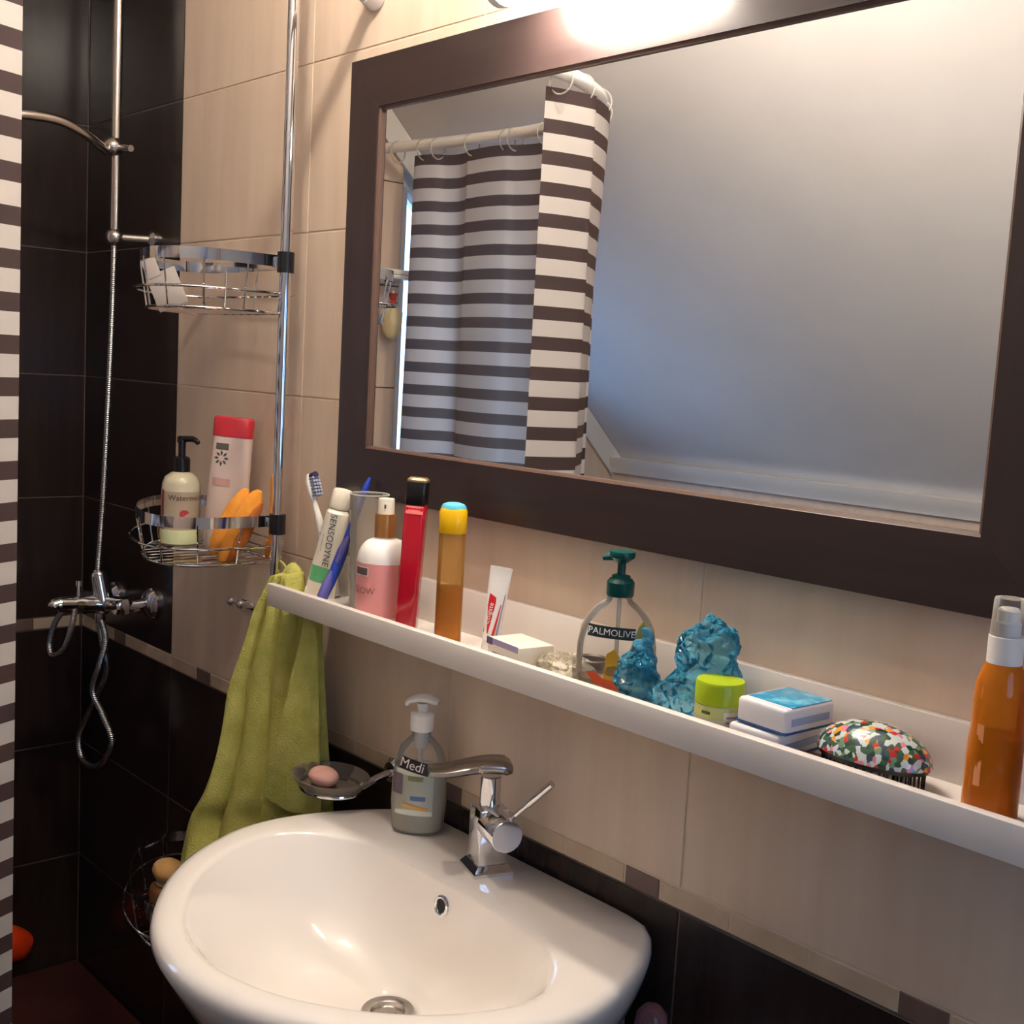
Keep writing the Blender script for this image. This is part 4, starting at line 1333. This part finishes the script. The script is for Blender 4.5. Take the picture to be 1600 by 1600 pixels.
# --- small toothpaste
t = thing('small_toothpaste', 'small white toothpaste tube with red stripes standing on its cap', 'toothpaste', (-1.064, -0.058, ZS), rz=math.radians(40), ry=math.radians(6))
sec = [(0.016, 0.0075, 0.0075, 2), (0.018, 0.0105, 0.0100, 2)]
for k in range(1, 11):
    s = k / 10
    sec.append((0.018 + 0.084 * s, 0.0105 + 0.0030 * s, max(0.0008, 0.0100 * (1 - s ** 1.3)), 2.0))
sec.append((0.107, 0.0136, 0.0008, 2.0))
B = Body(sec)
mk('tube_body', B.mesh(32), M['plastic_white'], t)
mk('tube_cap', lathe([(0.0095, 0.0), (0.0100, 0.001), (0.0090, 0.017), (0.0, 0.017)], 24, True, False), M['plastic_white'], t)
rd = mat('toothpaste_red', srgb(206, 34, 40), 0.4)
mk('red_panel', flat_on(([(-0.0095, 0.026), (-0.003, 0.026), (0.0005, 0.064), (0.000, 0.070), (-0.0085, 0.074)], [(0, 1, 2, 3, 4)]), B, 0, 0, 0.0006), rd, t)
mk('red_stripe', flat_on(([(0.0015, 0.024), (0.0050, 0.024), (0.0075, 0.062), (0.0065, 0.062)], [(0, 1, 2, 3)]), B, 0, 0, 0.0006), rd, t)
mk('grey_stripe', flat_on(([(0.0062, 0.022), (0.0085, 0.022), (0.0105, 0.075), (0.0095, 0.075)], [(0, 1, 2, 3)]), B, 0, 0, 0.0006), mat('grey_blue_print', srgb(150, 150, 178), 0.4), t)
mk('tube_text', flat_on(text2d('Colgate', 0.0085), B, -0.0052, 0.050, 0.0012, PI / 2 - 0.08), M['plastic_white'], t)

# --- white carton and clear packet
t = thing('soap_carton', 'small white carton with purple edge lying on the shelf', 'carton', (-0.990, -0.074, ZS), rz=math.radians(-8))
mk('carton_box', box(-0.033, 0.033, -0.024, 0.024, 0, 0.032, 0.001), M['plastic_cream'], t)
mk('purple_strip', box(-0.0335, 0.030, -0.0246, -0.0238, 0.0255, 0.0325, 0.0), mat('lilac_print', srgb(150, 134, 168), 0.4), t, smooth=False)
mk('purple_corner', box(-0.0337, -0.022, -0.0249, -0.0240, 0.0245, 0.0327, 0.0), mat('purple_print', srgb(76, 58, 116), 0.4), t, smooth=False)
for k, (xa, xb) in enumerate(((-0.021, -0.012), (-0.010, -0.004), (-0.002, 0.003))):
    mk('carton_print', box(xa, xb, -0.0246, -0.0239, 0.010, 0.017, 0.0), mat('grey_violet_print', srgb(130, 118, 136), 0.5), t, smooth=False)


def lumpy(name, label, cat, spheres, m, vox, disp, loc, scale=60.0, seed=0.0, floor_z=None, bounds=None):
    parts = []
    for (x, y, z, rx, ry, rz_) in spheres:
        parts.append(moved(ball(rx, ry, rz_, 24, 14), x, y, z))
    tmp = mk('blank', join(*parts), m)
    md = tmp.modifiers.new('remesh', 'REMESH')
    md.mode = 'VOXEL'
    md.voxel_size = vox
    dg = bpy.context.evaluated_depsgraph_get()
    me = bpy.data.meshes.new_from_object(tmp.evaluated_get(dg))
    nv = [w.normal.copy() for w in me.vertices]
    for w, n in zip(me.vertices, nv):
        q = w.co * scale + Vector((seed, seed * 2, seed * 3))
        a = 1 - abs(noise.noise(q)) * 2.0
        b = 1 - abs(noise.noise(q * 2.3 + Vector((9, 2, 4)))) * 2.0
        w.co += n * disp * (a * 0.9 + b * 0.45 - 0.6)
        if floor_z is not None and w.co.z < floor_z:
            w.co.z = floor_z
        if bounds:
            w.co.y = min(max(w.co.y, bounds[0]), bounds[1])
    V = [tuple(w.co) for w in me.vertices]
    F = [tuple(p.vertices) for p in me.polygons]
    bpy.data.objects.remove(tmp)
    return V, F


t = thing('plastic_packet', 'see-through crumpled plastic packet right of the white carton', 'packet', (-0.922, -0.070, ZS))
g = lumpy('p', '', '', [(0, 0, 0.014, 0.034, 0.022, 0.016), (0.012, 0.006, 0.012, 0.026, 0.022, 0.014)], M['clear'], 0.0022, 0.005, None, 70, 3.0, 0.0)
mk('packet_film', g, clear('cloudy_film', (0.95, 0.94, 0.90, 1), srgb(226, 216, 196), 0.25, 0.18), t, angle=25)
mk('packet_seam', box(0.026, 0.044, -0.016, 0.018, 0.0005, 0.0025, 0.0006), M['clear_ring'], t)

# --- brown open lid
t = thing('brown_cup', 'dark brown open plastic cup behind the clear pump bottle', 'cup', (-0.905, -0.044, ZS))
mk('cup_wall', lathe([(0.0, 0.0), (0.0185, 0.0), (0.0205, 0.003), (0.0215, 0.020), (0.0205, 0.026), (0.0185, 0.027), (0.0165, 0.025), (0.0155, 0.004), (0.0, 0.003)], 36, False, False), mat('dark_brown_plastic', srgb(78, 60, 52), 0.35), t)
mk('cup_inner_shade', lathe([(0.0, 0.012), (0.0158, 0.012), (0.0160, 0.0112)], 30, False, False), M['black'], t)  # black disc above the real bottom, painting the shade inside the cup

# --- green pump soap bottle
t = thing('hand_soap', 'clear rounded hand soap bottle with dark green pump', 'bottle', (-0.850, -0.064, ZS), rz=math.radians(42))
B = Body([(0, 0.036, 0.019, 2.3), (0.003, 0.039, 0.0215, 2.3), (0.030, 0.0425, 0.0245, 2.3), (0.055, 0.0425, 0.0245, 2.3), (0.075, 0.039, 0.023, 2.2), (0.088, 0.033, 0.020, 2.1), (0.098, 0.024, 0.0165, 2), (0.104, 0.0145, 0.0135, 2), (0.110, 0.0125, 0.0125, 2)])
mk('bottle_shell', B.mesh(48, True, False), M['clear'], t)
Bi = Body([(0.002, 0.035, 0.018, 2.3), (0.005, 0.0378, 0.0203, 2.3), (0.020, 0.0402, 0.0225, 2.3)])
mk('liquid_soap', Bi.mesh(44), clear('peach_soap', (0.93, 0.84, 0.74, 1), srgb(226, 196, 160), 0.35, 0.2), t)
gr = mat('bottle_green', srgb(6, 74, 68), 0.3)
mk('label_strip', flat_on(quad(0.050, 0.0125, 12), B, -0.006, 0.073, 0.0012, math.radians(-2)), mat('dark_green_label', srgb(30, 48, 46), 0.35), t)
mk('label_text', flat_on(text2d('PALMOLIVE', 0.0098), B, -0.006, 0.073, 0.0018, math.radians(-2)), M['plastic_white'], t)
yv = mat('olive_yellow_print', srgb(190, 176, 70), 0.5)
mk('label_fruit', flat_on(([(0.012, 0.022), (0.034, 0.020), (0.0385, 0.045), (0.036, 0.070), (0.027, 0.086), (0.022, 0.080), (0.014, 0.055)], [(0, 1, 2, 3, 4, 5, 6)]), B, 0, 0, 0.0006), yv, t)
mk('label_yellow', flat_on(([(-0.012, 0.022), (0.002, 0.020), (0.006, 0.046), (-0.002, 0.056), (-0.010, 0.050)], [(0, 1, 2, 3, 4)]), B, 0, 0, 0.0006), mat('warm_yellow_print', srgb(226, 172, 52), 0.5), t)
mk('label_swoosh', flat_on(([(-0.030, 0.028), (-0.022, 0.018), (-0.008, 0.012), (0.008, 0.011), (0.004, 0.020), (-0.012, 0.023), (-0.022, 0.030)], [(0, 1, 2, 3, 4, 5, 6)]), B, 0, 0, 0.0009), mat('orange_print', srgb(226, 84, 40), 0.5), t)
mk('pump_collar', lathe([(0.0142, 0.109), (0.0150, 0.111), (0.0150, 0.124), (0.0120, 0.128), (0.010, 0.1285), (0.010, 0.131), (0.0065, 0.132)], 32), gr, t)
mk('pump_head', join(lathe([(0.0045, 0.131), (0.0045, 0.146)], 16), lathe([(0.006, 0.1445), (0.0135, 0.1505), (0.0142, 0.154), (0.0135, 0.157), (0.0, 0.1585)], 30, True, False), tube([(0, 0, 0.151), (-0.012, -0.002, 0.151), (-0.021, -0.003, 0.149)], [0.005, 0.0045, 0.003], 10)), gr, t)
mk('dip_tube', cyl_between((0, 0, 0.008), (0, 0, 0.11), 0.0024, 8), M['clear_ring'], t)

# --- crumpled blue bag
BLUE = clear('blue_film', (0.60, 0.89, 0.99, 1), srgb(86, 188, 226), 0.34, 0.07)
nt, N, L, p = nodes(BLUE)
tc = N.new('ShaderNodeTexCoord')
vz = N.new('ShaderNodeTexVoronoi')
vz.feature = 'DISTANCE_TO_EDGE'
vz.inputs['Scale'].default_value = 110
L.new(tc.outputs['Object'], vz.inputs['Vector'])
bp = N.new('ShaderNodeBump')
bp.inputs['Strength'].default_value = 1.0
bp.inputs['Distance'].default_value = 0.02
L.new(vz.outputs['Distance'], bp.inputs['Height'])
L.new(bp.outputs['Normal'], p.inputs['Normal'])
t = thing('blue_bag', 'crumpled translucent blue plastic bag on the shelf', 'plastic bag', (-0.755, -0.075, ZS))
g = lumpy('b', '', '', [(-0.040, -0.015, 0.034, 0.025, 0.016, 0.032), (-0.020, -0.015, 0.017, 0.032, 0.018, 0.018), (0.014, -0.008, 0.026, 0.024, 0.022, 0.026), (0.022, 0.022, 0.066, 0.034, 0.026, 0.040), (0.018, 0.010, 0.036, 0.022, 0.022, 0.030)], M['clear'], 0.0022, 0.0075, None, 36, 1.0, 0.0, (-0.031, 0.061))
mk('bag_film', g, BLUE, t, angle=60)
g = lumpy('k', '', '', [(0.0, 0, 0.0, 0.012, 0.008, 0.016), (0.004, 0, 0.012, 0.007, 0.006, 0.014)], M['clear'], 0.002, 0.004, None, 90, 5.0)
mk('bag_knot', moved(g, -0.038, -0.012, 0.062), clear('blue_film_pale', (0.5, 0.8, 0.95, 1), srgb(96, 176, 206), 0.35, 0.14), t, angle=60)

# --- cream jar with lime lid
t = thing('cream_jar', 'round cream jar with lime green lid', 'jar', (-0.695, -0.082, ZS))
mk('jar_body', lathe([(0.0215, 0), (0.0232, 0.002), (0.0232, 0.033), (0.0215, 0.035)], 44), M['plastic_cream'], t)
mk('lid', lathe([(0.0240, 0.034), (0.0240, 0.053), (0.0228, 0.0555), (0.0, 0.0560)], 48, True, False), mat('lime_plastic', srgb(164, 186, 22), 0.35), t, label='lime green lid')
B = Body([(0, 0.0232, 0.0232, 2), (0.04, 0.0232, 0.0232, 2)])
ac = math.radians(-52)
mk('label_band', B.patch(ac - 1.5, ac + 1.2, 0.021, 0.033, 0.0004, 18), mat('pale_lime_label', srgb(196, 196, 120), 0.4), t)
mk('price_sticker', B.patch(ac + 0.2, ac + 1.2, 0.004, 0.029, 0.0008, 10), mat('white_sticker', srgb(222, 212, 202), 0.5), t)
for k in range(4):
    mk('sticker_print', B.patch(ac + 0.3, ac + 1.05 - 0.1 * (k % 2), 0.008 + 0.005 * k, 0.010 + 0.005 * k, 0.0011, 8), mat('brown_print', srgb(150, 126, 116), 0.5), t)
mk('label_mark', B.patch(ac - 0.75, ac - 0.35, 0.0255, 0.0285, 0.0008, 6), mat('leaf_ink', srgb(70, 84, 40), 0.5), t)

# --- two wrapped tissue packs
wht = mat('wrapped_white', srgb(226, 222, 224), 0.3)
skb = mottled('sky_blue_wrap', srgb(30, 140, 186), srgb(120, 196, 222), scale=(70, 70, 70), rough=0.2, rand=True, lo=0.45, hi=0.7)
nvy = mat('navy_wrap', srgb(40, 74, 128), 0.35)


def pack(label, loc, rz_):
    t = thing('tissue_pack', label, 'tissue pack', loc, rz=rz_, group='wrapped tissue packs on the shelf')
    mk('pack_body', box(-0.029, 0.029, -0.036, 0.036, 0, 0.0245, 0.004, 3), wht, t)
    mk('top_print', box(-0.024, 0.027, -0.026, 0.034, 0.0242, 0.0250, 0.0003), skb, t)
    mk('side_print', box(0.0285, 0.0294, -0.028, 0.028, 0.008, 0.015, 0.0), mat('pale_blue_print', srgb(150, 166, 200), 0.4), t, smooth=False)
    mk('wrap_seam', box(-0.0294, 0.0294, -0.0364, 0.0364, 0.0003, 0.0030, 0.001), nvy, t)
    return t


pack('lower white tissue pack resting on the shelf under another pack', (-0.640, -0.0655, ZS), math.radians(2))
pack('upper white tissue pack with sky-blue printed top', (-0.632, -0.0630, ZS + 0.0253), math.radians(-3))
t = thing('maroon_sachet', 'flat dark maroon sachet between the tissue packs and floral brush', 'sachet', (-0.590, -0.082, ZS), rz=math.radians(15))
mk('sachet_body', box(-0.017, 0.017, -0.021, 0.021, 0.0, 0.007, 0.0025), mat('maroon_foil', srgb(88, 22, 36), 0.35), t)
mk('sachet_seal', box(-0.0165, 0.0165, 0.0205, 0.0250, 0.002, 0.0035, 0.0), mat('maroon_foil_edge', srgb(70, 18, 30), 0.4), t, smooth=False)

# --- floral hair brush
t = thing('hair_brush', 'floral palm hairbrush lying bristles down on the shelf', 'hairbrush', (-0.537, -0.0635, ZS), rz=math.radians(2))
fm = mat('floral_print', srgb(120, 140, 130), 0.18, coat=0.5)
nt, N, L, p = nodes(fm)
tc = N.new('ShaderNodeTexCoord')
vo = N.new('ShaderNodeTexVoronoi')
vo.inputs['Scale'].default_value = 210
L.new(tc.outputs['Object'], vo.inputs['Vector'])
cr = N.new('ShaderNodeValToRGB')
cr.color_ramp.interpolation = 'CONSTANT'
cols = [(0.0, (36, 66, 44)), (0.16, (198, 208, 206)), (0.32, (190, 44, 48)), (0.42, (60, 92, 66)), (0.56, (226, 150, 52)), (0.63, (206, 212, 208)), (0.76, (218, 130, 150)), (0.84, (50, 70, 92)), (0.92, (110, 140, 112))]
els = cr.color_ramp.elements
els[0].position, els[0].color = cols[0][0], srgb(*cols[0][1])
els[1].position, els[1].color = cols[1][0], srgb(*cols[1][1])
for ps, c in cols[2:]:
    el = els.new(ps)
    el.color = srgb(*c)
sx = N.new('ShaderNodeSeparateColor')
L.new(vo.outputs['Color'], sx.inputs[0])
L.new(sx.outputs[0], cr.inputs[0])
L.new(cr.outputs[0], p.inputs['Base Color'])
A, Bq = 0.0535, 0.0345
rg = []
for k in range(9):
    s = PI / 2 * k / 8.5
    f = math.cos(s)
    rg.append([(A * f * math.cos(2 * PI * i / 44), Bq * f * math.sin(2 * PI * i / 44), 0.021 + 0.030 * math.sin(s)) for i in range(44)])
mk('brush_shell', loft(rg, False, True), fm, t, angle=60, label='glossy floral printed shell')
mk('brush_base', loft([[(A * f * math.cos(2 * PI * i / 44), Bq * f * math.sin(2 * PI * i / 44), z) for i in range(44)] for f, z in ((0.90, 0.016), (0.96, 0.017), (1.0, 0.0215))]), M['black'], t)
br = []
for r in range(1, 5):
    f = r / 4 * 0.88
    n = int(46 * f)
    for i in range(n):
        a = 2 * PI * i / n
        br.append(moved(lathe([(0.0006, 0.0), (0.0011, 0.0165)], 5), A * f * math.cos(a), Bq * f * math.sin(a), 0))
o = mk('bristles', join(*br), M['black'], t)
o['kind'] = 'stuff'

# --- orange spray bottle
t = thing('spray_bottle', 'amber orange oil bottle with white pump and clear overcap', 'bottle', (-0.428, -0.066, ZS), rz=math.radians(42))
B = Body([(0, 0.0195, 0.0165, 2.4), (0.004, 0.0218, 0.0190, 2.4), (0.060, 0.0215, 0.0188, 2.4), (0.078, 0.0200, 0.0178, 2.4), (0.096, 0.0205, 0.0182, 2.3), (0.112, 0.0195, 0.0175, 2.2), (0.124, 0.0158, 0.0150, 2), (0.131, 0.0125, 0.0125, 2)])
mk('bottle_shell', B.mesh(44), clear('orange_tinted_plastic', (0.97, 0.62, 0.20, 1), srgb(236, 138, 34), 0.42, 0.08), t)
Bi = Body([(0.0025, 0.0185, 0.0155, 2.4), (0.006, 0.0205, 0.0178, 2.4), (0.060, 0.0203, 0.0176, 2.4), (0.070, 0.0195, 0.0170, 2.4)])
mk('orange_oil', Bi.mesh(40), clear('orange_oil', (0.97, 0.6, 0.12, 1), srgb(244, 150, 28), 0.6, 0.15), t)
mk('label_print', flat_on(quad(0.004, 0.05, 2), B, -0.0165, 0.055, 0.0006), mat('pale_orange_print', srgb(226, 150, 100), 0.4), t)
mk('pump_collar', lathe([(0.0138, 0.129), (0.0138, 0.151), (0.0120, 0.152)], 32), M['plastic_white'], t)
mk('pump_head', lathe([(0.0105, 0.151), (0.0105, 0.162), (0.0090, 0.164), (0.0090, 0.172), (0.0070, 0.174), (0.0, 0.174)], 28, True, False), M['plastic_white'], t)
mk('overcap', lathe([(0.0132, 0.1515), (0.0122, 0.180), (0.0116, 0.182), (0.0, 0.1822)], 32, False, False), M['clear'], t)

# --- clear bluish bottle at the shelf end
t = thing('blue_bottle', 'clear pale blue bottle at the right end of the shelf', 'bottle', (-0.372, -0.076, ZS), rz=math.radians(42))
B = Body([(0, 0.0175, 0.014, 2.6), (0.003, 0.0195, 0.016, 2.6), (0.085, 0.0195, 0.016, 2.6), (0.102, 0.0165, 0.014, 2.3), (0.110, 0.010, 0.010, 2)])
mk('bottle_shell', B.mesh(40), clear('blue_tinted_plastic', (0.66, 0.74, 0.90, 1), srgb(150, 164, 196), 0.4, 0.12), t)
mk('label_print', flat_on(quad(0.026, 0.045, 8), B, 0.002, 0.05, 0.0006), mat('pale_lilac_label', srgb(170, 176, 204), 0.4), t)
mk('cap', lathe([(0.0105, 0.109), (0.0105, 0.122), (0.0095, 0.1235), (0.0, 0.1235)], 26, True, False), M['plastic_white'], t)
